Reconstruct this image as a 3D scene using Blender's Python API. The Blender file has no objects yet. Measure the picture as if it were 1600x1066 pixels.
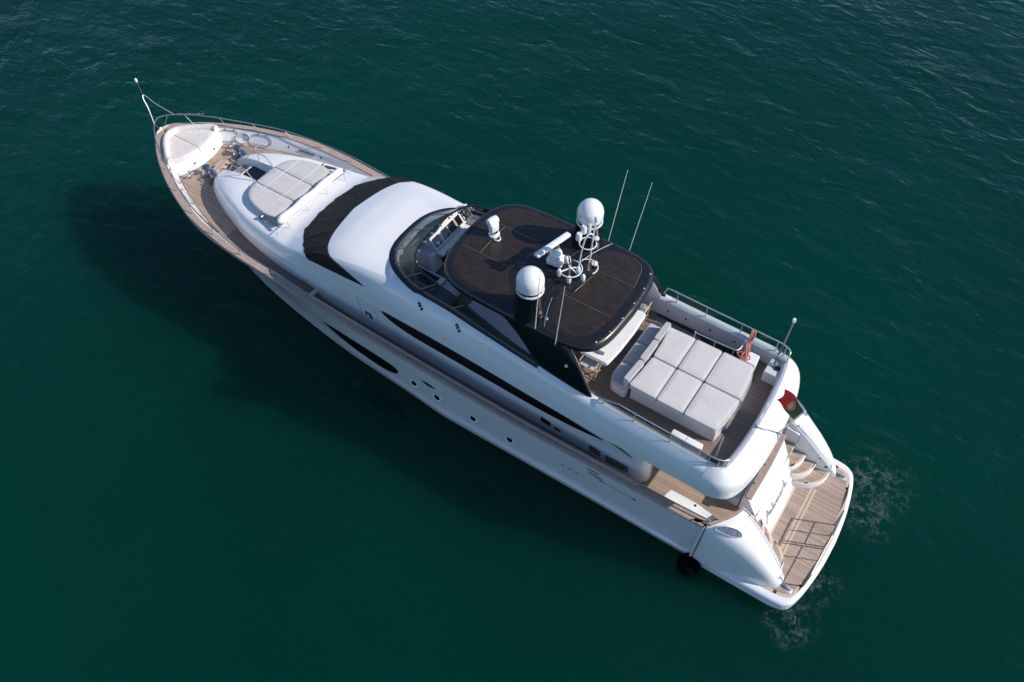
import bpy, bmesh, math, random
import numpy as np
from mathutils import Vector, Matrix
random.seed(7)
rng = np.random.default_rng(11)
R = math.radians
S = bpy.context.scene
C = S.collection

# ------------------------------------------------------------------ camera
cam_d = bpy.data.cameras.new('camera'); cam = bpy.data.objects.new('camera', cam_d); C.objects.link(cam)
yaw, dep, roll = -0.975895483, 0.910798442, -0.00539421997
fw = Vector((math.cos(dep)*math.cos(yaw), math.cos(dep)*math.sin(yaw), -math.sin(dep)))
rt = Vector((math.sin(yaw), -math.cos(yaw), 0)); up = rt.cross(fw)
r2 = rt*math.cos(roll)+up*math.sin(roll); u2 = up*math.cos(roll)-rt*math.sin(roll)
cam.matrix_world = Matrix.Translation((1.6478184, 14.4015787, 24.4999808)) @ Matrix((r2, u2, -fw)).transposed().to_4x4()
cam_d.sensor_fit = 'HORIZONTAL'; cam_d.sensor_width = 36; cam_d.lens = 36*1320.042/1600
cam_d.clip_start = 0.5; cam_d.clip_end = 6000
S.camera = cam

# ------------------------------------------------------------------ world, sun, exposure
sun_v = Vector((-0.742, -0.331, 0.582)).normalized()
W = bpy.data.worlds.new('World'); S.world = W; W.use_nodes = True
nt = W.node_tree; bg = nt.nodes['Background']
sky = nt.nodes.new('ShaderNodeTexSky'); sky.sky_type = 'NISHITA'; sky.sun_disc = False
sky.sun_elevation = math.asin(sun_v.z); sky.sun_rotation = math.atan2(sun_v.x, sun_v.y)
sky.air_density = 1.0; sky.dust_density = 0.1; sky.ozone_density = 5.0
nt.links.new(sky.outputs[0], bg.inputs[0]); bg.inputs[1].default_value = 0.128
sl = bpy.data.lights.new('sun', 'SUN'); sl.energy = 4.15; sl.angle = R(0.53); sl.color = (1.0, 0.925, 0.83)
so = bpy.data.objects.new('sun', sl); C.objects.link(so)
so.rotation_euler = sun_v.to_track_quat('Z', 'Y').to_euler(); so.location = (-30, -15, 40)
S.view_settings.view_transform = 'Standard'; S.view_settings.look = 'None'
S.view_settings.exposure = 0.24; S.view_settings.gamma = 1.0
S.render.engine = 'CYCLES'; S.cycles.sample_clamp_direct = 6.0; S.cycles.sample_clamp_indirect = 4.0

# ------------------------------------------------------------------ materials
def newmat(name):
    m = bpy.data.materials.new(name); m.use_nodes = True
    return m, m.node_tree, m.node_tree.nodes['Principled BSDF']
def N(t, kind, **kw):
    n = t.nodes.new('ShaderNode'+kind)
    for k, v in kw.items():
        if k in n.inputs: n.inputs[k].default_value = v
        else: setattr(n, k, v)
    return n
def objco(t, scale=(1, 1, 1)):
    g = N(t, 'NewGeometry'); mp = N(t, 'Mapping'); mp.inputs['Scale'].default_value = scale
    t.links.new(g.outputs['Position'], mp.inputs['Vector']); return mp.outputs[0]
def mat(name, col, rough=0.4, metal=0.0, coat=0.0, var=0.0, vscale=3.0, bump=0.0, bscale=40.0, spec=None):
    m, t, p = newmat(name)
    p.inputs['Base Color'].default_value = (*col, 1); p.inputs['Roughness'].default_value = rough
    p.inputs['Metallic'].default_value = metal
    if coat: p.inputs['Coat Weight'].default_value = coat; p.inputs['Coat Roughness'].default_value = 0.06
    if spec is not None: p.inputs['Specular IOR Level'].default_value = spec
    v = objco(t)
    if var:
        n = N(t, 'TexNoise', Scale=vscale, Detail=6.0, Roughness=0.65); t.links.new(v, n.inputs['Vector'])
        mr = N(t, 'MapRange'); mr.inputs[1].default_value = 0.3; mr.inputs[2].default_value = 0.7
        mr.inputs[3].default_value = 1-var; mr.inputs[4].default_value = 1+var
        t.links.new(n.outputs[0], mr.inputs[0])
        mx = N(t, 'Mix', data_type='RGBA', blend_type='MULTIPLY'); mx.inputs[0].default_value = 1
        mx.inputs[6].default_value = (*col, 1)
        t.links.new(mr.outputs[0], mx.inputs[7]); t.links.new(mx.outputs[2], p.inputs['Base Color'])
        rr = N(t, 'MapRange'); rr.inputs[1].default_value = 0.3; rr.inputs[2].default_value = 0.7
        rr.inputs[3].default_value = rough*0.8; rr.inputs[4].default_value = min(1, rough*1.25)
        t.links.new(n.outputs[0], rr.inputs[0]); t.links.new(rr.outputs[0], p.inputs['Roughness'])
    if bump:
        n2 = N(t, 'TexNoise', Scale=bscale, Detail=4.0); t.links.new(v, n2.inputs['Vector'])
        b = N(t, 'Bump', Strength=bump, Distance=0.02); t.links.new(n2.outputs[0], b.inputs['Height'])
        t.links.new(b.outputs[0], p.inputs['Normal'])
    return m
def teak_mat(name, c1, c2, axis=1, pitch=0.06, caulk=(0.03, 0.022, 0.018)):
    m, t, p = newmat(name)
    v = objco(t); sx = N(t, 'SeparateXYZ'); t.links.new(v, sx.inputs[0])
    a = sx.outputs[axis]
    dv = N(t, 'Math', operation='DIVIDE'); dv.inputs[1].default_value = pitch; t.links.new(a, dv.inputs[0])
    fl = N(t, 'Math', operation='FLOOR'); t.links.new(dv.outputs[0], fl.inputs[0])
    fr = N(t, 'Math', operation='FRACT'); t.links.new(dv.outputs[0], fr.inputs[0])
    gt = N(t, 'Math', operation='GREATER_THAN'); gt.inputs[1].default_value = 0.83; t.links.new(fr.outputs[0], gt.inputs[0])
    wn = N(t, 'TexWhiteNoise', noise_dimensions='1D'); t.links.new(fl.outputs[0], wn.inputs['W'])
    mp = N(t, 'Mapping'); mp.inputs['Scale'].default_value = (1.2, 18, 4) if axis == 1 else (18, 1.2, 4)
    t.links.new(v, mp.inputs['Vector'])
    ns = N(t, 'TexNoise', Scale=1.0, Detail=7.0, Roughness=0.7); t.links.new(mp.outputs[0], ns.inputs['Vector'])
    big = N(t, 'TexNoise', Scale=0.9, Detail=4.0); t.links.new(v, big.inputs['Vector'])
    ad = N(t, 'Math', operation='ADD'); t.links.new(wn.outputs[0], ad.inputs[0]); t.links.new(ns.outputs[0], ad.inputs[1])
    ad2 = N(t, 'Math', operation='ADD'); t.links.new(ad.outputs[0], ad2.inputs[0]); t.links.new(big.outputs[0], ad2.inputs[1])
    mr = N(t, 'MapRange'); mr.inputs[1].default_value = 0.55; mr.inputs[2].default_value = 2.0; t.links.new(ad2.outputs[0], mr.inputs[0])
    mx = N(t, 'Mix', data_type='RGBA'); mx.inputs[6].default_value = (*c1, 1); mx.inputs[7].default_value = (*c2, 1)
    t.links.new(mr.outputs[0], mx.inputs[0])
    m2 = N(t, 'Mix', data_type='RGBA'); m2.inputs[7].default_value = (*caulk, 1)
    t.links.new(mx.outputs[2], m2.inputs[6]); t.links.new(gt.outputs[0], m2.inputs[0])
    t.links.new(m2.outputs[2], p.inputs['Base Color']); p.inputs['Roughness'].default_value = 0.62
    return m
M = {}
M['gel'] = mat('white_gelcoat', (0.78, 0.775, 0.77), 0.2, coat=0.45, var=0.025, vscale=0.8)
M['gel2'] = mat('grey_white_moulding', (0.60, 0.60, 0.62), 0.42, var=0.04, vscale=2.0)
M['nonskid'] = mat('white_nonskid', (0.74, 0.75, 0.76), 0.55, var=0.04, vscale=2.5, bump=0.15, bscale=120)
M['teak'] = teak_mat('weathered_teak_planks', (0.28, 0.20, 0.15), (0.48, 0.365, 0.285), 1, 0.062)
M['teak_shade'] = teak_mat('shaded_teak_planks', (0.16, 0.115, 0.088), (0.275, 0.205, 0.162), 1, 0.062)  # same teak with shade put into its colour, for decks lying in shade
M['teakx'] = teak_mat('pale_teak_border', (0.46, 0.345, 0.25), (0.60, 0.47, 0.36), 0, 0.6)
M['cap'] = mat('varnished_teak_cap', (0.38, 0.28, 0.235), 0.42, var=0.16, vscale=7.0)
M['black'] = mat('gloss_black', (0.006, 0.006, 0.008), 0.14, coat=0.3)
M['blackm'] = mat('satin_black_shell', (0.012, 0.012, 0.014), 0.3, var=0.2, vscale=4)
M['rubber'] = mat('dark_rubber', (0.0025, 0.0025, 0.004), 0.9, spec=0.05)
M['brown'] = mat('faded_brown_roof_panel', (0.026, 0.018, 0.0135), 0.36, var=0.32, vscale=8.0, bump=0.12, bscale=60)
for n_ in M['brown'].node_tree.nodes:
    if n_.type == 'MAPPING': n_.inputs['Scale'].default_value = (0.45, 1.5, 1.0)
M['canvas'] = mat('black_canvas', (0.0035, 0.0032, 0.0036), 0.8, var=0.3, vscale=5, bump=0.25, bscale=9)
M['cush'] = mat('pale_grey_cushion_fabric', (0.60, 0.57, 0.55), 0.85, var=0.05, vscale=5, bump=0.25, bscale=26)
M['cush2'] = mat('grey_cushion_fabric', (0.46, 0.46, 0.475), 0.85, var=0.05, vscale=5, bump=0.25, bscale=26)
M['pad'] = mat('light_grey_sunpad_fabric', (0.55, 0.525, 0.50), 0.85, var=0.06, vscale=5, bump=0.25, bscale=26)
M['cream'] = mat('cream_cover_fabric', (0.66, 0.615, 0.575), 0.8, var=0.05, vscale=4, bump=0.35, bscale=7)
M['whitef'] = mat('white_cover_fabric', (0.80, 0.79, 0.78), 0.8, var=0.03, vscale=4, bump=0.3, bscale=9)
M['steel'] = mat('polished_stainless', (0.56, 0.57, 0.59), 0.48, metal=0.95, var=0.1, vscale=9)
M['steeld'] = mat('dull_stainless', (0.22, 0.21, 0.205), 0.48, metal=0.9)
M['alu'] = mat('white_painted_metal', (0.72, 0.73, 0.75), 0.4)
M['steelb'] = mat('brushed_tube', (0.33, 0.335, 0.345), 0.45, metal=0.9)
M['wood'] = mat('pale_wood', (0.42, 0.30, 0.19), 0.5, var=0.15, vscale=20)
M['red'] = mat('red_flag_cloth', (0.60, 0.008, 0.012), 0.75, var=0.15, vscale=9)
M['green'] = mat('green_flag_cloth', (0.022, 0.07, 0.022), 0.75, var=0.15, vscale=9)
M['yellow'] = mat('yellow_flag_cloth', (0.55, 0.30, 0.03), 0.7)
M['blue'] = mat('blue_flag_cloth', (0.02, 0.05, 0.25), 0.7)
M['rope'] = mat('red_and_white_rope', (0.46, 0.17, 0.13), 0.8, var=0.5, vscale=26)
M['ropew'] = mat('white_rope', (0.62, 0.62, 0.62), 0.8, var=0.2, vscale=30)
M['grey'] = mat('grey_lettering', (0.34, 0.335, 0.33), 0.4)
M['dark'] = mat('dark_opening', (0.010, 0.011, 0.013), 0.5)
M['screen'] = mat('black_display', (0.008, 0.008, 0.01), 0.1)
M['grille'] = mat('brown_grille', (0.30, 0.26, 0.19), 0.5)
def glass_mat(name, tint, alpha):
    m, t, p = newmat(name)
    for n in list(t.nodes):
        if n.type != 'OUTPUT_MATERIAL': t.nodes.remove(n)
    out = t.nodes['Material Output']
    tr = N(t, 'BsdfTransparent'); tr.inputs[0].default_value = (*tint, 1)
    gl = N(t, 'BsdfGlossy', Roughness=0.03); gl.inputs[0].default_value = (0.9, 0.95, 1, 1)
    lw = N(t, 'LayerWeight', Blend=0.5); pw = N(t, 'Math', operation='POWER'); pw.inputs[1].default_value = 4.0; t.links.new(lw.outputs['Facing'], pw.inputs[0])
    fr = N(t, 'Math', operation='MULTIPLY_ADD'); fr.inputs[1].default_value = 0.85; fr.inputs[2].default_value = 0.045; t.links.new(pw.outputs[0], fr.inputs[0]); mx = N(t, 'MixShader')
    t.links.new(fr.outputs[0], mx.inputs[0]); t.links.new(tr.outputs[0], mx.inputs[1]); t.links.new(gl.outputs[0], mx.inputs[2])
    t.links.new(mx.outputs[0], out.inputs[0]); return m
M['tint'] = glass_mat('smoked_windshield_glass', (0.20, 0.215, 0.22), 1)
M['tint2'] = glass_mat('smoked_rail_glass', (0.34, 0.40, 0.41), 1)
M['clear'] = glass_mat('greenish_rail_glass', (0.66, 0.76, 0.74), 1)
M['pane'] = mat('black_window_glass', (0.003, 0.003, 0.004), 0.12, spec=0.12)

# ------------------------------------------------------------------ helpers
class MB:
    def __init__(s): s.v = []; s.f = []
    def add(s, vs, fs):
        o = len(s.v); s.v += [tuple(map(float, p)) for p in vs]; s.f += [tuple(i+o for i in f) for f in fs]; return s
    def grid(s, rows, cu=False, cv=False, keep=None):
        n = len(rows); m = len(rows[0]); vs = [p for r in rows for p in r]; fs = []
        for i in range(n if cu else n-1):
            for j in range(m if cv else m-1):
                if keep and not keep(i, j): continue
                a, b = i % n, (i+1) % n; c, d = j % m, (j+1) % m
                fs.append((a*m+c, a*m+d, b*m+d, b*m+c))
        return s.add(vs, fs)
    def tube(s, pts, r, n=8, closed=False, cap=True):
        P = [Vector(p) for p in pts]; k = len(P); rows = []
        nrm = None
        for i in range(k):
            if closed: t = (P[(i+1) % k]-P[i-1])
            else: t = P[min(i+1, k-1)]-P[max(i-1, 0)]
            t.normalize()
            if nrm is None:
                nrm = t.orthogonal().normalized()
            nrm = (nrm - t*nrm.dot(t))
            if nrm.length < 1e-6: nrm = t.orthogonal()
            nrm.normalize(); b = t.cross(nrm)
            rr = r[i] if isinstance(r, (list, tuple)) else r
            rows.append([P[i]+nrm*rr*math.cos(2*math.pi*j/n)+b*rr*math.sin(2*math.pi*j/n) for j in range(n)])
        o = len(s.v); s.grid(rows, cu=closed, cv=True)
        if cap and not closed:
            s.f.append(tuple(o+j for j in range(n))); s.f.append(tuple(o+(k-1)*n+j for j in range(n)))
        return s
    def lathe(s, prof, c, n=24, axis=None):
        rows = []
        ax = Vector(axis or (0, 0, 1)).normalized(); u = ax.orthogonal().normalized(); w = ax.cross(u)
        for r, h in prof:
            rows.append([Vector(c)+ax*h+u*r*math.cos(2*math.pi*j/n)+w*r*math.sin(2*math.pi*j/n) for j in range(n)])
        return s.grid(rows, cv=True)
    def prism(s, out, z0, z1, r=0.0, k=4, zf=None):
        """outline extruded from z0 to z1 with a rounded top edge; zf(x,y) adds to the top"""
        P = [Vector((p[0], p[1])) for p in out]; n = len(P)
        A = sum(P[i].x*P[(i+1) % n].y-P[(i+1) % n].x*P[i].y for i in range(n))
        if A < 0: P.reverse()
        nor = []
        for i in range(n):
            e1 = (P[i]-P[i-1]).normalized(); e2 = (P[(i+1) % n]-P[i]).normalized()
            n1 = Vector((-e1.y, e1.x)); n2 = Vector((-e2.y, e2.x)); b = n1+n2
            b = b/max(0.35, b.length_squared/2) if b.length > 1e-6 else n1
            nor.append(b)
        rows = [[(p.x, p.y, z0) for p in P]]
        if r > 0:
            for i in range(k+1):
                a = math.pi/2*i/k; d = r*(1-math.cos(a)); z = z1-r+r*math.sin(a)
                rows.append([(p.x+q.x*d, p.y+q.y*d, z) for p, q in zip(P, nor)])
        else: rows.append([(p.x, p.y, z1) for p in P])
        if r > 0:
            cx, cy = sum(p[0] for p in rows[-1])/n, sum(p[1] for p in rows[-1])/n
            for q in (.985, .6): rows.append([(cx+(x-cx)*q, cy+(y-cy)*q, z1) for x, y, z in rows[-1 if q > .9 else -2]])
        if zf: rows = [rows[0]]+[[(x, y, z+zf(x, y)) for x, y, z in rw] for rw in rows[1:]]
        o = len(s.v); s.grid(rows, cv=True); m = len(rows)
        s.f.append(tuple(o+(m-1)*n+j for j in range(n))); s.f.append(tuple(o+n-1-j for j in range(n)))
        return s
    def box(s, c, d, rz=0, ax=None, r=0.0):
        hx, hy, hz = d[0]/2, d[1]/2, d[2]/2
        if ax is None:
            X = Vector((math.cos(rz), math.sin(rz), 0)); Y = Vector((-math.sin(rz), math.cos(rz), 0)); Z = Vector((0, 0, 1))
        else: X, Y, Z = [Vector(a).normalized() for a in ax]
        if r <= 0:
            vs = [Vector(c)+X*hx*i+Y*hy*j+Z*hz*k for k in (-1, 1) for i, j in ((-1, -1), (1, -1), (1, 1), (-1, 1))]
            return s.add(vs, [(3, 2, 1, 0), (4, 5, 6, 7), (0, 1, 5, 4), (1, 2, 6, 5), (2, 3, 7, 6), (3, 0, 4, 7)])
        bm = bmesh.new(); bmesh.ops.create_cube(bm, size=1)
        for v in bm.verts: v.co = Vector((v.co.x*d[0], v.co.y*d[1], v.co.z*d[2]))
        bmesh.ops.bevel(bm, geom=bm.edges[:], offset=r, segments=3, affect='EDGES', profile=0.5)
        bm.verts.index_update()
        vs = [Vector(c)+X*v.co.x+Y*v.co.y+Z*v.co.z for v in bm.verts]; fs = [tuple(v.index for v in f.verts) for f in bm.faces]
        bm.free(); return s.add(vs, fs)
    def scale(s, c, k):
        s.v = [(c[0]+(x-c[0])*k, c[1]+(y-c[1])*k, c[2]+(z-c[2])*k) for x, y, z in s.v]; return s
    def mirror(s):
        o = len(s.v); v = list(s.v); f = list(s.f)
        s.v += [(x, -y, z) for x, y, z in v]; s.f += [tuple(i+o for i in reversed(q)) for q in f]; return s
    def mirrored(s):
        m = MB(); m.v = [(x, -y, z) for x, y, z in s.v]; m.f = [tuple(reversed(q)) for q in s.f]; return m
    def build(s, name, material, parent=None, sharp=35, smooth=True, weld=True):
        me = bpy.data.meshes.new(name)
        org = Vector((0, 0, 0))
        if parent is None and s.v:
            a = np.array(s.v); org = Vector(((a[:, 0].min()+a[:, 0].max())/2, (a[:, 1].min()+a[:, 1].max())/2, a[:, 2].min()))
        bm = bmesh.new(); vs = [bm.verts.new(Vector(p)-org) for p in s.v]
        for f in s.f:
            try: bm.faces.new([vs[i] for i in f])
            except ValueError: pass
        if weld: bmesh.ops.remove_doubles(bm, verts=bm.verts, dist=1e-4)
        bmesh.ops.recalc_face_normals(bm, faces=bm.faces)
        bm.to_mesh(me); bm.free()
        if smooth:
            me.polygons.foreach_set('use_smooth', [True]*len(me.polygons)); me.set_sharp_from_angle(angle=R(sharp))
        o = bpy.data.objects.new(name, me); C.objects.link(o); o.location = org
        ms = material if isinstance(material, (list, tuple)) else [material]
        for m in ms: me.materials.append(M[m] if isinstance(m, str) else m)
        if parent is not None: o.parent = parent
        return o
def empty(name, loc=(0, 0, 0)):
    o = bpy.data.objects.new(name, None); C.objects.link(o); o.location = loc; o.empty_display_size = 0.3; return o
def tag(o, label=None, cat=None, group=None, kind=None):
    for k, v in (('label', label), ('category', cat), ('group', group), ('kind', kind)):
        if v: o[k] = v
    return o
def F(*pts):
    """smooth (monotone cubic) station function through (x, value) pairs"""
    a = np.array(sorted(pts), float); x, y = a[:, 0], a[:, 1]; h = np.diff(x); d = np.diff(y)/h
    m = np.zeros(len(x)); m[0], m[-1] = d[0], d[-1]
    for i in range(1, len(x)-1):
        if d[i-1]*d[i] > 0:
            w1, w2 = 2*h[i]+h[i-1], h[i]+2*h[i-1]; m[i] = (w1+w2)/(w1/d[i-1]+w2/d[i])
    def f(q):
        q = min(max(q, x[0]), x[-1]); i = int(min(np.searchsorted(x, q, 'right')-1, len(x)-2)); i = max(i, 0)
        t = (q-x[i])/h[i]
        return float((1+2*t)*(1-t)**2*y[i]+t*(1-t)**2*h[i]*m[i]+t*t*(3-2*t)*y[i+1]+t*t*(t-1)*h[i]*m[i+1])
    return f
def cr(pts, n=8, closed=False):
    """Catmull-Rom curve through points"""
    P = [Vector(p) for p in pts]; k = len(P); out = []
    rngi = range(k) if closed else range(k-1)
    for i in rngi:
        if closed: a, b, c, d = P[i-1], P[i], P[(i+1) % k], P[(i+2) % k]
        else: a, b, c, d = P[max(i-1, 0)], P[i], P[i+1], P[min(i+2, k-1)]
        for j in range(n):
            t = j/n
            out.append(0.5*((2*b)+(c-a)*t+(2*a-5*b+4*c-d)*t*t+(3*b-a-3*c+d)*t**3))
    if not closed: out.append(P[-1])
    return out
def rect(x0, x1, y0, y1, r=0.05, n=5):
    o = []
    for cx, cy, a in ((x1-r, y1-r, 0), (x0+r, y1-r, 90), (x0+r, y0+r, 180), (x1-r, y0+r, 270)):
        for i in range(n+1):
            t = R(a+90*i/n); o.append((cx+r*math.cos(t), cy+r*math.sin(t)))
    return o
def rpoly(pts, r, n=4):
    """polygon with rounded corners"""
    P = [Vector(p[:2]) for p in pts]; k = len(P); o = []
    for i in range(k):
        a, b, c = P[i-1], P[i], P[(i+1) % k]; d1 = (a-b); d2 = (c-b)
        q = min(r, d1.length*0.45, d2.length*0.45); p1 = b+d1.normalized()*q; p2 = b+d2.normalized()*q
        for j in range(n+1):
            t = j/n; o.append(tuple((1-t)**2*p1+2*t*(1-t)*b+t*t*p2))
    return o
def lin(a, b, n): return [a+(b-a)*i/(n-1) for i in range(n)]

# ------------------------------------------------------------------ the water
def build_water():
    m, t, p = newmat('sea_water')
    v = objco(t)
    p.inputs['Roughness'].default_value = 0.11; p.inputs['IOR'].default_value = 1.333
    p.inputs['Specular IOR Level'].default_value = 0.28; p.inputs['Base Color'].default_value = (0, 0, 0, 1)
    # light scattered back out of deep green water, spread over metres
    sss = N(t, 'SubsurfaceScattering'); sss.inputs['Scale'].default_value = 1.0; sss.inputs['Radius'].default_value = (2.0, 5.8, 5.4)
    sss.inputs['Color'].default_value = (0.010, 0.84, 0.60, 1)
    blk = N(t, 'BsdfDiffuse'); blk.inputs[0].default_value = (0, 0, 0, 1)
    big = N(t, 'TexNoise', Scale=0.05, Detail=3.0); t.links.new(v, big.inputs['Vector'])
    bf = N(t, 'MapRange'); bf.inputs[1].default_value = 0.3; bf.inputs[2].default_value = 0.7; bf.inputs[3].default_value = 0.027; bf.inputs[4].default_value = 0.039
    t.links.new(big.outputs[0], bf.inputs[0])
    ms_ = N(t, 'MixShader'); t.links.new(bf.outputs[0], ms_.inputs[0]); t.links.new(blk.outputs[0], ms_.inputs[1]); t.links.new(sss.outputs[0], ms_.inputs[2])
    addsh = N(t, 'AddShader'); t.links.new(ms_.outputs[0], addsh.inputs[0]); t.links.new(p.outputs[0], addsh.inputs[1])
    t.links.new(addsh.outputs[0], t.nodes['Material Output'].inputs[0])
    # foam drifting behind the stern: thin broken filaments
    ds = None
    for cx, cy, rad in ((-0.7, -3.1, 1.5), (-0.8, -2.0, 1.3), (-0.45, 1.2, .8), (-0.2, 2.7, 1.0)):
        d = N(t, 'VectorMath', operation='DISTANCE'); d.inputs[1].default_value = (cx, cy, 0); t.links.new(v, d.inputs[0])
        mr = N(t, 'MapRange'); mr.inputs[1].default_value = 0.2; mr.inputs[2].default_value = rad; mr.inputs[3].default_value = 1; mr.inputs[4].default_value = 0
        t.links.new(d.outputs['Value'], mr.inputs[0])
        if ds is None: ds = mr.outputs[0]
        else:
            a = N(t, 'Math', operation='MAXIMUM'); t.links.new(ds, a.inputs[0]); t.links.new(mr.outputs[0], a.inputs[1]); ds = a.outputs[0]
    wv = N(t, 'TexNoise', Scale=1.3, Detail=6.0, Roughness=0.65); t.links.new(v, wv.inputs['Vector'])
    w2 = N(t, 'VectorMath', operation='SCALE'); w2.inputs['Scale'].default_value = 1.6; t.links.new(wv.outputs['Color'], w2.inputs[0])
    w3 = N(t, 'VectorMath', operation='ADD'); t.links.new(v, w3.inputs[0]); t.links.new(w2.outputs[0], w3.inputs[1])
    pn = N(t, 'TexNoise', Scale=1.7, Detail=8.0, Roughness=0.72); t.links.new(w3.outputs[0], pn.inputs['Vector'])
    rg = N(t, 'Math', operation='SUBTRACT'); rg.inputs[1].default_value = 0.5; t.links.new(pn.outputs[0], rg.inputs[0])
    ra = N(t, 'Math', operation='ABSOLUTE'); t.links.new(rg.outputs[0], ra.inputs[0])
    pr0 = N(t, 'MapRange'); pr0.inputs[1].default_value = 0.0; pr0.inputs[2].default_value = 0.035; pr0.inputs[3].default_value = 1; pr0.inputs[4].default_value = 0; t.links.new(ra.outputs[0], pr0.inputs[0])
    pt = N(t, 'TexNoise', Scale=1.9, Detail=5.0, Roughness=0.7); t.links.new(v, pt.inputs['Vector'])
    pq = N(t, 'MapRange'); pq.inputs[1].default_value = 0.42; pq.inputs[2].default_value = 0.72; t.links.new(pt.outputs[0], pq.inputs[0])
    pr = N(t, 'Math', operation='MULTIPLY'); t.links.new(pr0.outputs[0], pr.inputs[0]); t.links.new(pq.outputs[0], pr.inputs[1])
    f2 = N(t, 'Math', operation='MULTIPLY'); t.links.new(pr.outputs[0], f2.inputs[0]); t.links.new(ds, f2.inputs[1])
    f3 = N(t, 'Math', operation='MULTIPLY', use_clamp=True); f3.inputs[1].default_value = 0.45; t.links.new(f2.outputs[0], f3.inputs[0])
    fm = N(t, 'Mix', data_type='RGBA'); fm.inputs[6].default_value = (0, 0, 0, 1); fm.inputs[7].default_value = (0.50, 0.56, 0.56, 1)
    t.links.new(f3.outputs[0], fm.inputs[0]); t.links.new(fm.outputs[2], p.inputs['Base Color'])
    # ripples: crests run across the breeze, three sizes
    hs = None
    for sc, rot, st, wt, det, dist in ((0.35, 60, 1.8, 0.9, 2.0, 0.3), (1.15, 52, 1.9, 0.55, 3.0, 0.6), (2.6, 66, 1.7, 0.21, 3.0, 0.5), (5.5, 40, 1.5, 0.05, 2.0, 0.3)):
        mp = N(t, 'Mapping'); mp.inputs['Rotation'].default_value = (0, 0, R(rot)); mp.inputs['Scale'].default_value = (sc/st, sc, sc)
        t.links.new(v, mp.inputs['Vector'])
        n = N(t, 'TexNoise', Scale=1.0, Detail=det, Roughness=0.5, Distortion=dist); t.links.new(mp.outputs[0], n.inputs['Vector'])
        nn = N(t, 'Math', operation='MULTIPLY'); nn.inputs[1].default_value = wt; t.links.new(n.outputs[0], nn.inputs[0])
        if hs is None: hs = nn.outputs[0]
        else:
            a = N(t, 'Math', operation='ADD'); t.links.new(hs, a.inputs[0]); t.links.new(nn.outputs[0], a.inputs[1]); hs = a.outputs[0]
    # gusts: patches of rougher and calmer water, plus the stirred water behind the platform
    gu = N(t, 'TexNoise', Scale=0.085, Detail=3.0); t.links.new(v, gu.inputs['Vector'])
    gm = N(t, 'MapRange'); gm.inputs[1].default_value = 0.35; gm.inputs[2].default_value = 0.65; gm.inputs[3].default_value = 0.65; gm.inputs[4].default_value = 1.0
    t.links.new(gu.outputs[0], gm.inputs[0])
    hm = N(t, 'Math', operation='MULTIPLY'); t.links.new(hs, hm.inputs[0]); t.links.new(gm.outputs[0], hm.inputs[1])
    b = N(t, 'Bump', Strength=1.0, Distance=0.26); t.links.new(hm.outputs[0], b.inputs['Height']); t.links.new(b.outputs[0], p.inputs['Normal'])
    rows = []
    for r in (0, 30, 80, 200, 600, 2500): rows.append([(13+r*math.cos(2*math.pi*j/48), r*math.sin(2*math.pi*j/48), 0) for j in range(48)])
    o = MB().grid(rows, cv=True).build('water', m); tag(o, 'deep teal sea water with small ripples around the yacht', 'water', kind='structure')
    return o
build_water()

# ------------------------------------------------------------------ the yacht
Y = tag(empty('motor_yacht'), 'large white motor yacht with a black hardtop, teak decks and two white radomes', 'yacht')

yg = F((0.0, 2.68), (3.2, 2.90), (6, 2.96), (11, 3.04), (14, 3.04), (18, 3.06), (20.45, 3.06), (21.7, 3.0), (22.8, 2.85), (24.2, 2.40), (25.2, 1.98), (25.95, 1.58), (26.7, 1.10), (27.3, 0.60), (27.6, 0.28), (27.72, 0.0))
zg = F((0, 2.6), (3.2, 2.72), (8, 2.76), (12, 2.86), (15.6, 3.0), (18, 3.18), (20.5, 3.38), (22.8, 3.55), (24.2, 3.66), (26, 3.78), (27.72, 3.86))
yw = F((0, 2.52), (1.5, 2.60), (5, 2.60), (10, 2.65), (12.2, 2.68), (14, 2.56), (16.5, 2.40), (19.25, 2.08), (22.46, 1.48), (24.2, 0.90), (25.4, 0.42), (26.0, 0.16), (26.3, 0.0))
def stem(z):  # x of the stem at height z
    return 26.3+1.42*max(0.0, min(1, z/3.86))**0.8 if z > 0 else 26.3+z*1.5
def hull_pt(u, k):
    """u: station 0..1 along the hull, k: level"""
    zt = zg(0.4+(27.72-0.4)*u)
    t = HL[k]
    z = t[0]*zt if t[0] >= 0 else t[0]
    xs = stem(z)
    x0 = 0.35
    x = x0+(xs-x0)*u
    xg = x0+(27.72-x0)*u; xw = x0+(26.3-x0)*u
    a, b = yw(xw), yg(xg)
    fl = 1.0+1.3*max(0, min(1, (u-0.55)/0.4))        # flare grows towards the bow
    if t[0] < 0: y = a*(0.8 if t[0] > -0.7 else 0.0)
    else: y = a+(b-a)*(t[0]**fl)+t[1]*max(0.0, 1-u*1.25)*min(1, (1-u)*8)
    return (x, y, z)
HL = [(-0.9, 0), (-0.45, 0), (0.0, 0), (0.05, 0.05), (0.12, 0.10), (0.17, 0.11), (0.20, 0.03), (0.30, 0.0), (0.45, 0.0), (0.6, 0), (0.75, 0), (0.88, 0), (0.96, 0), (1.0, 0)]
US = [i/110 for i in range(100)]+[0.909+0.091*(1-(1-i/24)**1.8) for i in range(1, 25)]
def hull_zcut(x):   # the topsides stop where the stern quarter takes over
    return x
rows = [[hull_pt(u, k) for k in range(len(HL))] for u in US if 0.35+27.4*u > 3.0]
lowrows = []
uu = [u for u in US if 0.35+27.4*u <= 3.12]
for u in uu: lowrows.append([hull_pt(u, k) for k in range(7)])
hb = MB().grid(rows); hb.grid(lowrows); hb.mirror()
hull = hb.build('hull', 'gel', Y)

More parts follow.
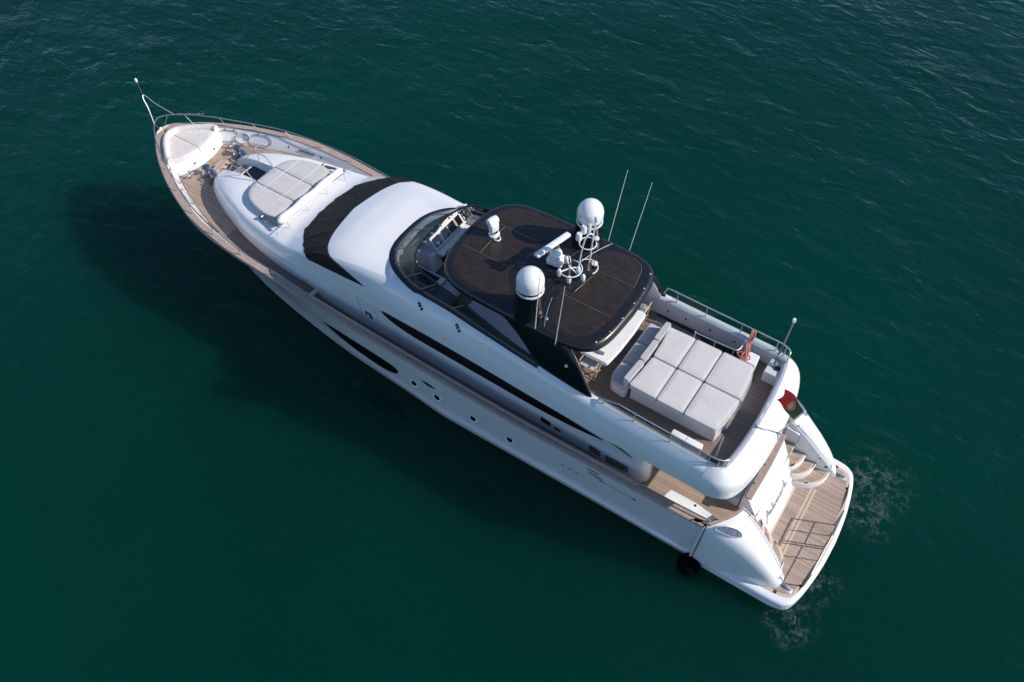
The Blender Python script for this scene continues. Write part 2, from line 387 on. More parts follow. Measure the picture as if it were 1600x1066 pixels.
def hull_surf(x, z):
    """y of the port hull side at (x, z) by search"""
    u = (x-0.35)/(stem(z)-0.35); u = max(0, min(1, u)); pts = [hull_pt(u, k) for k in range(2, len(HL))]
    for a, b in zip(pts, pts[1:]):
        if a[2] <= z <= b[2]:
            t = (z-a[2])/max(1e-6, b[2]-a[2]); return a[1]+(b[1]-a[1])*t
    return pts[-1][1]
def hull_patch(poly, off=0.012, name='hull_window', m='pane', parent=None, side=1):
    """dark glass patch following the hull side; poly in (x, z): upper and lower edge functions"""
    x0, x1, lo, hi = poly; rows = []
    for x in lin(x0, x1, 28):
        rows.append([(x, side*(hull_surf(x, z)+off), z) for z in lin(lo(x), hi(x), 5)])
    return MB().grid(rows).build(name, m, parent or hull)
for sd in (1, -1):
    hull_patch((14.1, 17.6, F((14.1, 1.50), (14.25, 1.22), (14.7, 0.98), (15.3, 0.88), (16, 0.90), (16.8, 1.08), (17.3, 1.34), (17.6, 1.56)), F((14.1, 1.60), (14.3, 1.76), (15.4, 1.84), (16.6, 1.80), (17.3, 1.70), (17.6, 1.60))), side=sd)
    for px_, pz_ in ((13.42, 1.40), (12.45, 1.38), (11.0, 1.34), (9.58, 1.30)):
        y0 = hull_surf(px_, pz_)
        fr = MB().lathe([(0.19, 0.0), (0.19, 0.02), (0.15, 0.035), (0.11, 0.02)], (px_, y0, pz_), 24, (0, 1, 0.12))
        pn = MB().lathe([(0.0, 0.024), (0.115, 0.022)], (px_, y0, pz_), 24, (0, 1, 0.12))
        if sd < 0: fr = fr.mirrored(); pn = pn.mirrored()
        f = fr.build('porthole', 'gel', hull); pn.build('pane', 'pane', f)
    # recessed fairlead with dark slot, oval drain
    for (xa, xb, zc_, h) in ((12.42, 13.0, 1.98, 0.10), (19.0, 19.75, 2.50, 0.08)):
        hull_patch((xa, xb, F((xa, zc_-0.02), ((xa+xb)/2, zc_-h), (xb, zc_-0.01+0.03)), F((xa, zc_+0.02), ((xa+xb)/2, zc_+h), (xb, zc_+0.06))), 0.01, 'fairlead', 'dark', side=sd)
# exhaust and marking details on the port quarter
for (xa, xb, z_) in ((6.35, 6.75, 2.42), (6.25, 6.7, 2.18)):
    hull_patch((xa, xb, F((xa, z_-0.03), (xb, z_-0.03)), F((xa, z_+0.03), (xb, z_+0.03))), 0.01, 'hull_slot', 'dark')
hull_patch((5.2, 6.5, F((5.2, 2.02), (6.5, 2.03)), F((5.2, 2.035), (6.5, 2.045))), 0.008, 'hull_slot', 'dark')
for xa in (7.05, 7.3, 7.55): hull_patch((xa, xa+0.12, F((xa, 1.62), (xa+0.12, 1.60)), F((xa, 1.66), (xa+0.12, 1.65))), 0.008, 'vent_hole', 'dark')
for xa in (5.1, 6.2): hull_patch((xa, xa+0.13, F((xa, 1.98), (xa+.13, 1.98)), F((xa, 2.05), (xa+.13, 2.05))), 0.01, 'hull_slot', 'dark')

# teak capping rail and inner bulwark
def yin(x): return max(0.0, yg(x)-(0.27 if x < 25.5 else 0.27+0.06*(x-25.5)))
XS = lin(3.05, 26.9, 110)+lin(26.95, 27.5, 14)
rows = []
for x in XS:
    o, i, z = yg(x)+0.02, yin(x), zg(x)
    rows.append([(x, o, z-0.05), (x, o, z+0.008), (x, o-0.03, z+0.03), (x, i+0.02, z+0.03), (x, i, z+0.008), (x, i, z-0.05)])
cap = MB().grid(rows).mirror().build('capping_rail', 'cap', Y)
zd = F((1.9, 1.78), (6.5, 1.8), (7.0, 2.05), (11, 2.1), (14, 2.15), (16, 2.32), (17.3, 2.52), (17.75, 2.6), (17.95, 2.86), (20, 3.0), (22, 3.12), (24, 3.17), (27.6, 3.2))
def ydk(x): return max(0.0, yin(x)-(0.04 if x < 17 else 0.04+0.24*min(1, (x-17)/5.5)))
XB = lin(3.05, 27.2, 120)
rows = [[(x, yin(x)+0.005, zg(x)), (x, yin(x)-0.02, zg(x)-0.05), (x, ydk(x), zd(x)+0.04), (x, ydk(x)-0.02, zd(x)-0.03)] for x in XB]
MB().grid(rows).mirror().build('bulwark_lining', 'gel', Y)

# decks
rows = [[(x, y, zd(x)) for y in lin(-ydk(x)-0.01, ydk(x)+0.01, 9)] for x in lin(6.6, 27.1, 100)]
MB().grid(rows).build('side_deck', 'teak_shade', Y)
rows = [[(x, y, zd(x)+0.006) for y in lin(-ydk(x)+0.05, ydk(x)-0.05, 9)] for x in lin(22.0, 26.9, 30)]
MB().grid(rows).build('foredeck', 'teak', Y)
rows = [[(x, y, 1.78) for y in lin(-2.62, 2.62, 5)] for x in lin(1.95, 6.62, 5)]
MB().grid(rows).build('cockpit_deck', 'teak', Y)
for sd in (1, -1):      # steps in the side deck
    MB().box((6.85, sd*2.4, 1.92), (0.28, 0.75, 0.26), r=0.02).build('deck_step', 'teak_shade', Y)
    MB().box((17.86, sd*2.55, 2.80), (0.10, 0.60, 0.16), r=0.02).build('deck_step', 'gel2', Y)

# ---------------------------------------------------------------- superstructure body
ybs = F((5.0, 2.18), (7, 2.24), (11.3, 2.28), (14.4, 2.24), (16.2, 2.28), (17.6, 2.33), (18.6, 2.34), (19.2, 2.32), (20.4, 2.2), (21.5, 2.0), (22.3, 1.75), (23.2, 1.42), (23.96, 1.03), (24.28, 0.72), (24.42, 0.55))
ST = [  # x, (yc, zk), (y1, z1), (y2, z2), (y3, z3), zc
 (3.6, 2.62, 3.90, 2.57, 4.42, 2.30, 4.78, 1.2, 4.9, 4.9), (6, 2.62, 3.90, 2.56, 4.44, 2.28, 4.85, 1.2, 4.9, 4.9),
 (9, 2.56, 3.90, 2.48, 4.50, 2.17, 5.02, 1.1, 5.1, 5.1), (11, 2.48, 3.88, 2.39, 4.50, 2.02, 5.07, 1.0, 5.15, 5.15),
 (13, 2.42, 3.86, 2.33, 4.50, 1.88, 5.10, 1.0, 5.16, 5.18), (14.5, 2.40, 3.86, 2.32, 4.5, 1.95, 5.06, 1.1, 5.12, 5.12),
 (15.5, 2.38, 3.86, 2.31, 4.47, 2.04, 5.02, 1.15, 5.06, 5.07), (16.2, 2.36, 3.84, 2.31, 4.42, 2.10, 4.95, 1.2, 5.05, 5.07), (17, 2.35, 3.80, 2.31, 4.36, 2.13, 4.82, 1.25, 4.96, 5.0),
 (17.8, 2.34, 3.72, 2.31, 4.30, 2.10, 4.55, 1.3, 4.70, 4.78), (18.6, 2.33, 3.62, 2.26, 4.12, 2.03, 4.26, 1.3, 4.40, 4.46),
 (19.2, 2.30, 3.56, 2.18, 3.94, 1.97, 4.06, 1.2, 4.20, 4.24), (20.4, 2.17, 3.52, 2.05, 3.86, 1.84, 4.0, 1.1, 4.08, 4.11),
 (21.5, 1.97, 3.52, 1.85, 3.84, 1.66, 3.98, 1.0, 4.06, 4.08), (22.3, 1.72, 3.52, 1.60, 3.83, 1.43, 3.97, 0.9, 4.05, 4.06),
 (23.2, 1.40, 3.48, 1.29, 3.76, 1.12, 3.89, 0.8, 3.96, 3.97), (23.96, 1.01, 3.40, 0.93, 3.55, 0.82, 3.66, 0.65, 3.72, 3.73),
 (24.28, 0.71, 3.30, 0.66, 3.40, 0.60, 3.46, 0.52, 3.49, 3.50), (24.42, 0.55, 3.2, 0.53, 3.22, 0.51, 3.24, 0.47, 3.25, 3.25)]
fs = [F(*[(s[0], s[k]) for s in ST]) for k in range(1, 10)]
def prof(x):
    v = [f(x) for f in fs]
    return [Vector((v[0], v[1])), Vector((v[2], v[3])), Vector((v[4], v[5])), Vector((v[6], v[7])), Vector((0, v[8]))]
def bp(x, t, off=0.0):
    """point of the port body surface: t 0 = knuckle .. 2 = shoulder .. 4 = centre line"""
    P = prof(x); Pm = [P[0]*2-P[1]]+P+[Vector((-P[3].x, P[3].y))]
    i = min(int(t), 3); q = t-i; a, b, c, d = Pm[i], Pm[i+1], Pm[i+2], Pm[i+3]
    p = 0.5*((2*b)+(c-a)*q+(2*a-5*b+4*c-d)*q*q+(3*b-a-3*c+d)*q**3)
    if off:
        g = 0.5*((c-a)+2*(2*a-5*b+4*c-d)*q+3*(3*b-a-3*c+d)*q*q)
        n = Vector((g.y, -g.x)).normalized(); p = p+n*off
    return Vector((x, p.x, p.y))
def xW(y):
    y = min(abs(y), 1.8799); return 13.0+2.36*(1-(y/1.88)**3.0)**(1/2.3)
# outer band, port and starboard
XBand = lin(3.6, 13.0, 50)+lin(13.2, 24.3, 80)+[24.36, 24.42]
rows = [[bp(x, t) for t in lin(0, 2, 13)] for x in XBand]
body = MB().grid(rows)
# aft overhang wrapped round the flybridge stern
cre = cr([(3.6, 2.62, 3.9), (3.2, 2.60, 3.9), (2.85, 2.44, 3.9), (2.62, 2.1, 3.9), (2.48, 1.5, 3.9), (2.40, .75, 3.9), (2.37, 0, 3.9)], 6)
mid = cr([(3.6, 2.57, 4.42), (3.22, 2.55, 4.42), (2.90, 2.40, 4.4), (2.69, 2.07, 4.4), (2.54, 1.48, 4.4), (2.46, .74, 4.4), (2.43, 0, 4.4)], 6)
top = cr([(3.6, 2.30, 4.78), (3.38, 2.28, 4.77), (3.2, 2.2, 4.76), (3.11, 2.0, 4.74), (3.03, 1.45, 4.7), (2.98, .72, 4.7), (2.96, 0, 4.7)], 6)
rows = []
for a, b, c in zip(cre, mid, top):
    r_ = []
    for t in lin(0, 2, 13):
        L = [a*2-b, a, b, c, c+(c-b)*0.6]; i = min(int(t), 1); q = t-i; p0, p1, p2, p3 = L[i:i+4]
        r_.append(0.5*((2*p1)+(p2-p0)*q+(2*p0-5*p1+4*p2-p3)*q*q+(3*p1-p0-3*p2+p3)*q**3))
    rows.append(r_)
body.grid(rows); body.mirror()
# forward roof and foredeck trunk: conforming to the windshield base, notched for the companionway
NX0, NX1, NYA, NYB = 22.25, 24.42, -0.56, 0.30
def roofpt(x, sy):      # sy -1..1 across
    P = prof(x)
    return x
def surf_at_y(x, y):
    """z of the roof at (x, y) by walking t from the shoulder to the centre line"""
    ya = abs(y); lo, hi = 2.0, 4.0
    if ya >= bp(x, 2.0).y: return bp(x, 2.0).z
    for _ in range(22):
        md = (lo+hi)/2
        if bp(x, md).y > ya: lo = md
        else: hi = md
    return bp(x, (lo+hi)/2).z
ysn = [-1, -0.97, -0.92, -0.84, -0.74, -0.62, -0.5, -0.38]
def yline(x):
    ye = bp(x, 2.0).y
    if x < 20.0:
        L = lin(-1, 1, 25); return [ye*math.copysign(abs(q)**0.9, q) for q in L]
    A = [(-ye)+(ye+NYA)*(1-(1-i/9)**1.0) for i in range(9)]+lin(NYA, NYB, 7)
    B = [NYB+(ye-NYB)*(i/9) for i in range(1, 10)]
    return A+B
SN = lin(-1, 1, 25)
rows = []
for k in range(41):
    q = k/40; r_ = []
    for j in range(25):
        a = SN[j]; y0 = 1.88*math.copysign(abs(a)**0.9, a)
        x0 = xW(y0); x = x0+(20.0-x0)*q
        y_ = yline(20.0)[j]*q+(bp(x, 2).y*math.copysign(abs(a)**0.9, a))*(1-q)
        if abs(a) == 1: y_ = math.copysign(bp(x, 2).y, a)
        r_.append((x, y_, surf_at_y(x, y_)))
    rows.append(r_)
body.grid(rows)
xs_ = lin(20.0, NX0, 16)+lin(NX0+0.1, 24.3, 20)+[24.36, 24.42]
rows = [[(x, y, surf_at_y(x, y)) for y in yline(x)] for x in xs_]
body.grid(rows, keep=lambda i, j: not (i >= 15 and 9 <= j < 15))
body = body.build('superstructure', 'gel', Y, sharp=50)

# lower deckhouse wall with its windows
def wall(x, t, off=0.0):
    """t 0 deck .. 1 under the overhang"""
    g = max(0.0, min(1, (15.5-x)/3.5)); yc, zk = fs[0](x), fs[1](x)
    z0 = zd(x)-0.02 if x > 6.6 else 1.76
    P = [Vector((ybs(x), z0)), Vector((ybs(x)+(yc-ybs(x))*0.42-0.01*g, z0+(zk-z0)*0.55)), Vector((yc-0.05*g, zk-0.02*g))]
    L = [P[0]*2-P[1], P[0], P[1], P[2], P[2]*2-P[1]]; q = t*2; i = min(int(q), 1); q -= i; a, b, c, d = L[i:i+4]
    p = 0.5*((2*b)+(c-a)*q+(2*a-5*b+4*c-d)*q*q+(3*b-a-3*c+d)*q**3)
    return Vector((x, p.x+off, p.y))
rows = [[wall(x, t) for t in lin(0, 1, 12)] for x in lin(5.75, 24.3, 120)+[24.36, 24.42]]
dh = MB().grid(rows)
rows = []
for xx, dy in ((5.75, 0), (5.5, .02), (5.32, .08), (5.2, .19), (5.15, .34), (5.17, .55), (5.3, .9), (5.4, 1.3), (5.4, 2.19)):
    rows.append([Vector((xx+0.10*t*min(1, dy*4), wall(5.75, t).y-dy, wall(5.75, t).z)) for t in lin(0, 1, 12)])
dh.grid(rows)
dh.mirror()
dh.grid([[wall(24.42, t) for t in lin(0, 1, 5)], [Vector((24.44, 0.18, wall(24.42, t).z)) for t in lin(0, 1, 5)]])
house = dh.build('deckhouse', 'gel', Y, sharp=50)
def wall_t(x, z):
    lo, hi = 0.0, 1.0
    for _ in range(20):
        md = (lo+hi)/2
        if wall(x, md).z < z: lo = md
        else: hi = md
    return (lo+hi)/2
def wall_patch(x0, x1, lo, hi, name, m, parent, off=0.015, side=1, n=60, k=6):
    rows = []
    for x in lin(x0, x1, n):
        rows.append([(p.x, side*p.y, p.z) for p in (wall(x, wall_t(x, z), off) for z in lin(lo(x), hi(x), k))])
    return MB().grid(rows).build(name, m, parent)
for sd in (1, -1):
    wall_patch(6.55, 14.82, F((6.55, 3.60), (7.2, 3.40), (7.9, 3.27), (9.2, 3.2), (12.5, 3.2), (13.4, 3.21), (14.0, 3.28), (14.45, 3.42), (14.7, 3.58), (14.82, 3.72)),
               F((6.55, 3.63), (7.2, 3.70), (8.2, 3.79), (10, 3.80), (13, 3.80), (14.4, 3.80), (14.7, 3.80), (14.82, 3.76)), 'side_window', 'pane', house, 0.02, sd, 90)
    # aft slash window, louvred vents, small windows, door seams, emblem
    wall_patch(5.62, 6.36, F((5.62, 3.42), (5.9, 3.60), (6.36, 3.80)), F((5.62, 3.47), (5.9, 3.70), (6.36, 3.82)), 'slash_window', 'pane', house, 0.02, sd, 16)
    for xa, xb, z0, z1 in ((6.66, 7.06, 2.22, 2.62), (5.72, 6.48, 2.14, 2.58)):
        v = wall_patch(xa, xb, F((xa, z0), (xb, z0)), F((xa, z1), (xb, z1)), 'vent_grille', 'dark', house, 0.012, sd, 8)
        sl_ = MB()
        n_ = int((xb-xa)/0.07)
        for i in range(n_):
            x = xa+(i+0.5)*(xb-xa)/n_; a = wall(x, wall_t(x, z0+.02), 0.03); b = wall(x, wall_t(x, z1-.02), 0.03)
            sl_.tube([(a.x, sd*a.y, a.z), (b.x, sd*b.y, b.z)], 0.017, 5)
        sl_.build('grille_bars', 'grille', v)
    for xa, xb, z0, z1 in ((8.42, 8.76, 2.42, 2.74), (8.08, 8.28, 2.40, 2.56)):
        wall_patch(xa, xb, F((xa, z0), (xb, z0+.03)), F((xa, z1-.14*(xb-xa)), (xb, z1)), 'small_window', 'pane', house, 0.014, sd, 6)
    for x in (15.15, 15.85):
        a = [wall(x+0.02*t, t, 0.004) for t in lin(0.12, 0.97, 12)]
        MB().tube([(p.x, sd*p.y, p.z) for p in a], 0.006, 5).build('door_seam', 'grey', house)
    # emblem: a small dark angular M with two ticks
    em = MB()
    def ep(u, w): p = wall(15.5+u, wall_t(15.5+u, 3.05+w), 0.012); return (p.x, sd*p.y, p.z)
    for seg in (((.13, -.10), (.13, .12)), ((.13, .12), (.05, .02)), ((.05, .02), (-.02, .13)), ((-.02, .13), (-.02, -.09)), ((-.06, .10), (-.06, -.05)), ((-.06, -.05), (-.15, -.05)), ((.02, -.13), (-.13, -.13))):
        em.tube([ep(*seg[0]), ep(*seg[1])], 0.016, 5)
    em.build('emblem', 'rubber', house)
# stair / hand lamp fittings on the upper band
for x in (13.35, 11.9):
    for sd in (1, -1):
        f = MB()
        for dx, tt in ((0, 1.55), (-.06, 1.47), (-.14, 1.38)):
            p = bp(x+dx, tt, 0.01); f.lathe([(0.0, .05), (.035, .045), (.045, 0.0)], (p.x, sd*p.y, p.z), 10, (0, sd, 0.4))
        f.build('deck_light', 'black', body)

# soffit and flybridge deck slab
sof = [(v.x, v.y) for v in cre]+[(v.x, -v.y) for v in reversed(cre)]
pts = [(x, fs[0](x)-0.02) for x in lin(15.0, 3.7, 20)]+[(v.x, v.y) for v in cre]
pts = pts+[(x, -y) for x, y in reversed(pts[:-1])]
MB().prism(pts, 3.86, 3.90).build('overhang_underside', 'gel', Y)
pts = [(x, bp(x, 1.8).y-0.12) for x in lin(14.9, 3.7, 20)]+[(v.x+0.1, v.y-0.06 if v.y > .1 else v.y) for v in top]
pts = pts+[(x, -y) for x, y in reversed(pts[:-1])]
fdeck = MB().prism(pts, 4.12, 4.20).build('flybridge_deck', 'teak_shade', Y)
# inner coaming lining: from coaming top down to the deck
prt = [Vector((x, bp(x, 2).y, bp(x, 2).z)) for x in lin(13.0, 3.7, 40)]+top
wsh = [Vector((xW(y), y, surf_at_y(xW(y), y))) for y in [1.88*math.sin(math.pi/2*i/30) for i in range(0, 31)]]
edge = list(wsh)+prt[1:]
def inset(e, d):
    out = []
    for i, p in enumerate(e):
        a = e[max(i-1, 0)]; b = e[min(i+1, len(e)-1)]; t = (b-a); t.z = 0; t.normalize()
        if i == 0: t = Vector((0, 1, 0))
        if i == len(e)-1: t = Vector((0, -1, 0))
        n = Vector((-t.y, t.x, 0))
        if n.dot(Vector((9, 0, 0))-Vector((p.x, p.y, 0))) < 0: n = -n
        out.append(p+n*d)
    return out
i1 = inset(edge, 0.10); i2 = inset(edge, 0.16)
rows = [[a, b+Vector((0, 0, 0.0)), Vector((c.x, c.y, c.z-0.06)), Vector((c.x, c.y, 4.19))] for a, b, c in zip(edge, i1, i2)]
MB().grid(rows).mirror().build('flybridge_lining', 'gel2', Y, sharp=45)

# windscreen canvas cover on the forward slope (wrinkled)
fa = F((1.0, 15.45), (1.35, 16.0), (1.7, 16.5), (2, 16.95), (2.4, 17.3), (3, 17.58), (4, 17.8))
ff = F((1.0, 17.9), (1.5, 18.08), (2, 18.25), (2.4, 18.52), (3, 18.92), (4, 19.08))
WR = [(1.22, .05, .03, .2), (1.55, .07, .045, -.3), (1.9, .05, .05, .35), (2.25, .09, .05, .5), (2.5, .04, .035, -.2), (2.85, .08, .05, .6), (3.15, .05, .03, -.5), (3.45, .10, .045, .4), (3.7, .05, .03, .1), (2.05, .3, .03, 0), (3.0, .35, .03, 0)]
EDG = F((1, 0), (1.3, .02), (1.5, -.03), (1.75, .05), (1.95, -.01), (2.2, .09), (2.35, .0), (2.8, .02), (2.95, .10), (3.1, .0), (3.5, .02), (3.65, .08), (3.8, .0), (4, .0))
rows = []
for t in lin(1.0, 4.0, 140):
    r_ = []
    for i in range(25):
        q = i/24; x = fa(t)+(ff(t)-fa(t))*q
        w = 0.016+sum(h_*math.exp(-((t+sk*(q-.5)-t0)/wd)**2)*math.sin(math.pi*min(1, q*1.05))**.6 for t0, wd, h_, sk in WR)*.6
        if q > 0.9: x += EDG(t)*(q-.9)*7
        if i in (0, 24): w = 0.006
        r_.append(bp(x, t, w))
    rows.append(r_)
wc = MB().grid(rows).mirror().build('windscreen_cover', 'canvas', body)

# flybridge windshield: black base band, smoked panels, dark top rail, posts
bx = [Vector((xW(y), y, surf_at_y(xW(y), y)+0.012)) for y in [1.88*math.sin(math.pi/2*i/36) for i in range(37)]]
bx += [Vector((x, bp(x, 2).y, bp(x, 2).z+0.012)) for x in lin(12.75, 9.0, 24)]
tc = cr([(14.28, 0, 5.80), (14.26, .6, 5.80), (14.16, 1.1, 5.79), (13.95, 1.45, 5.77), (13.5, 1.66, 5.72), (12.8, 1.73, 5.62), (12, 1.80, 5.50), (11, 1.95, 5.37), (10, 2.08, 5.25), (9.0, 2.17, 5.16)], 12)
tl = [0.0]
for a, b in zip(tc, tc[1:]): tl.append(tl[-1]+(b-a).length)
bl = [0.0]
for a, b in zip(bx, bx[1:]): bl.append(bl[-1]+(b-a).length)
tx = []
for q in bl:
    d = q/bl[-1]*tl[-1]; i = int(min(np.searchsorted(tl, d, 'right')-1, len(tl)-2)); tx.append(tc[i].lerp(tc[i+1], (d-tl[i])/(tl[i+1]-tl[i])))
ob = []
for i, p in enumerate(bx):      # outer edge of the black band lies on the roof, 0.12 m outside the base
    t_ = (bx[min(i+1, len(bx)-1)]-bx[max(i-1, 0)]); n_ = Vector((-t_.y, t_.x, 0)).normalized()
    if n_.dot(Vector((p.x-9, p.y, 0))) < 0: n_ = -n_
    wd = 0.14 if p.x > 13.5 else 0.10
    q = p+n_*wd
    if q.y < bp(q.x, 2).y: q.z = surf_at_y(q.x, q.y)+.014
    else:
        lo_, hi_ = 0.6, 2.0
        for _ in range(20):
            md = (lo_+hi_)/2
            if bp(q.x, md).y > q.y: lo_ = md
            else: hi_ = md
        r_ = bp(q.x, lo_, .014); q = Vector((q.x, r_.y, r_.z))
    ob.append(q)
rows = [[o_, b_, b_+(t_-b_)*0.16, ] for o_, b_, t_ in zip(ob, bx, tx)]
ws = MB().grid(rows).mirror().build('windshield_base', 'black', Y, sharp=60)
rows = [[b_+(t_-b_)*q for q in (0.14, 0.4, 0.7, 1.0)] for b_, t_ in zip(bx, tx)]
MB().grid(rows).mirror().build('windshield_glass', 'tint', ws)
tr_ = tx[::-1]+[Vector((p.x, -p.y, p.z)) for p in tx[1:]]
MB().tube(tr_, 0.032, 8).build('windshield_rail', 'black', ws)
for i in (0, 12, 20, 27, 33, 40, 48, 55):
    for sd in ((1, -1) if i else (1,)):
        b_, t_ = bx[i], tx[i]; q = b_+(t_-b_)*0.97
        MB().tube([(b_.x, sd*b_.y, b_.z), (q.x, sd*q.y, q.z)], 0.02 if i not in (33,) else 0.05, 6).build('windshield_post', 'black' if i in (33, 48, 55) else 'steeld', ws)
for i in (3, 9, 15, 21):
    for sd in (1, -1):
        p = tx[i]-Vector((0.06, 0, 0.05)); MB().lathe([(0, .05), (.035, .035), (.04, 0)], (p.x, sd*p.y, p.z), 10).build('rail_bracket', 'steel', ws)

# ---------------------------------------------------------------- stern: platform, quarters, transom, stairs
def sym(h): return h+[(x, -y) for x, y in reversed(h) if abs(y) > 1e-6]
ph = [(v.x, v.y) for v in cr([(-0.38, 0, 0), (-0.34, .9, 0), (-.22, 1.8, 0), (-.06, 2.42, 0), (.12, 2.66, 0), (.45, 2.77, 0), (1.2, 2.79, 0), (3.3, 2.80, 0)], 6)]
plat = MB().prism(sym(ph), 0.26, 0.62, 0.11).build('swim_platform', 'gel', Y)
th_ = [(v.x, v.y) for v in cr([(-.24, 0, 0), (-.20, .9, 0), (-.09, 1.75, 0), (.05, 2.28, 0), (.2, 2.45, 0), (.5, 2.52, 0), (.9, 2.54, 0), (1.9, 2.54, 0)], 6)]
MB().prism(sym(th_), 0.6, 0.628).build('teak_border', 'teakx', plat)
ti_ = [(v.x, v.y) for v in cr([(-.14, 0, 0), (-.10, .9, 0), (0.0, 1.72, 0), (.12, 2.2, 0), (.27, 2.36, 0), (.5, 2.42, 0), (1.8, 2.44, 0)], 6)]
MB().prism(sym(ti_), 0.6, 0.634).build('teak_inlay', 'teak', plat)
for x in (0.80, 0.92): MB().box((x, 0.05, 0.622), (0.075, 2.75, 0.036)).build('pale_strip', 'teakx', plat)
MB().box((1.40, 0, 0.622), (0.12, 2.2, 0.038)).build('pale_strip', 'teakx', plat)
for sd in (1, -1):
    rx = MB().box((0.37, sd*2.2, 0.64), (0.46, 0.20, 0.02), rz=-0.10*sd, r=0.008).build('cleat_plate', 'steel', plat)
    MB().box((0.37, sd*2.2, 0.668), (0.34, 0.055, 0.035), rz=-0.10*sd, r=0.01).box((0.37, sd*2.2, 0.655), (0.12, .12, .02), rz=-.1*sd, r=.008).build('cleat', 'steeld', rx)
    MB().lathe([(0, .012), (.04, .010), (.045, 0)], (0.0, sd*1.9, .634), 12).build('deck_socket', 'black', plat)
    for yy in (0.3, 0.6): pass
# boarding rail standing along the aft edge of the platform, port half
br = MB()
def aft_x(y): return -0.13+0.055*(abs(y)/1.7)**2*1.0-0.0
def loop(y0, y1, h):
    a, b = aft_x(y0), aft_x(y1)
    return cr([(a, y0, .62), (a, y0, .62+h*0.93), (a, y0+.05*(1 if y1 > y0 else -1), .62+h), (b, y1-.05*(1 if y1 > y0 else -1), .62+h), (b, y1, .62+h*0.93), (b, y1, .62)], 4)
br.tube(loop(-0.49, 0.36, 0.92), 0.021, 6); br.tube(loop(0.45, 1.88, 0.92), 0.021, 6)
br.tube([(aft_x(-.06), -.06, .62), (aft_x(-.06), -.06, 1.5)], 0.016, 6); br.tube([(aft_x(.9), .9, .62), (aft_x(.9), .9, 1.5)], 0.016, 6)
br.tube([(aft_x(-.1), -.49, 1.05), (aft_x(-.1), .36, 1.05)], 0.014, 6); br.tube([(aft_x(1), .45, 1.05), (aft_x(1.8), 1.88, 1.05)], 0.014, 6)
br.build('boarding_rail', 'steeld', Y)

M['recess'] = mat('blue_reflection_recess', (.13, .15, .21), .35, var=.5, vscale=14)  # dark steel recess; its blue reflection is painted into the base colour
qz = F((0, 2.72), (.10, 2.69), (.25, 2.46), (.42, 2.07), (.6, 1.60), (.78, 1.16), (.90, 0.93), (.97, .80), (1.0, .66))
Oc = cr([(3.12, 2.90, 0), (2.6, 2.84, 0), (2.0, 2.74, 0), (1.4, 2.63, 0), (.95, 2.53, 0), (.68, 2.43, 0), (.52, 2.28, 0)], 8)
Ic = cr([(2.36, 1.70, 0), (2.1, 1.72, 0), (1.7, 1.76, 0), (1.3, 1.82, 0), (.9, 1.90, 0), (.62, 1.98, 0), (.46, 2.08, 0)], 8)
QP = [(0, .0), (0.0, .3), (0.0, .58), (.012, .80), (.04, .91), (.10, .975), (.22, 1.0), (.45, 1.01), (.65, 1.01), (.84, 1.0), (.93, .985), (.98, .94), (1.0, .86), (1.0, .45), (1.0, 0)]
def qpt(iu, k):
    o, i = Oc[iu], Ic[iu]; u = iu/(len(Oc)-1); h = qz(u)-0.55
    # forward edge sweeps round from the rail to the inner corner
    w, hz = QP[k]
    ck = (0, .01, .025, .06, .14, .22, .28, .26, .14)
    if k < 9: w = w+(1-w)*ck[k]*1.25*min(1, u*1.35)
    if 1 <= k <= 3: hz -= .03*min(1, u*1.3)
    bow = 4*w*(1-w)*0.16*max(0, 1-u*1.6)
    return Vector((o.x+(i.x-o.x)*w-bow*1.15, o.y+(i.y-o.y)*w-bow*0.4, 0.55+h*hz))
rows = [[qpt(i, k) for k in range(len(QP))] for i in range(len(Oc))]
qm = MB().grid(rows)
qm.f.append(tuple(range(len(QP)))); 
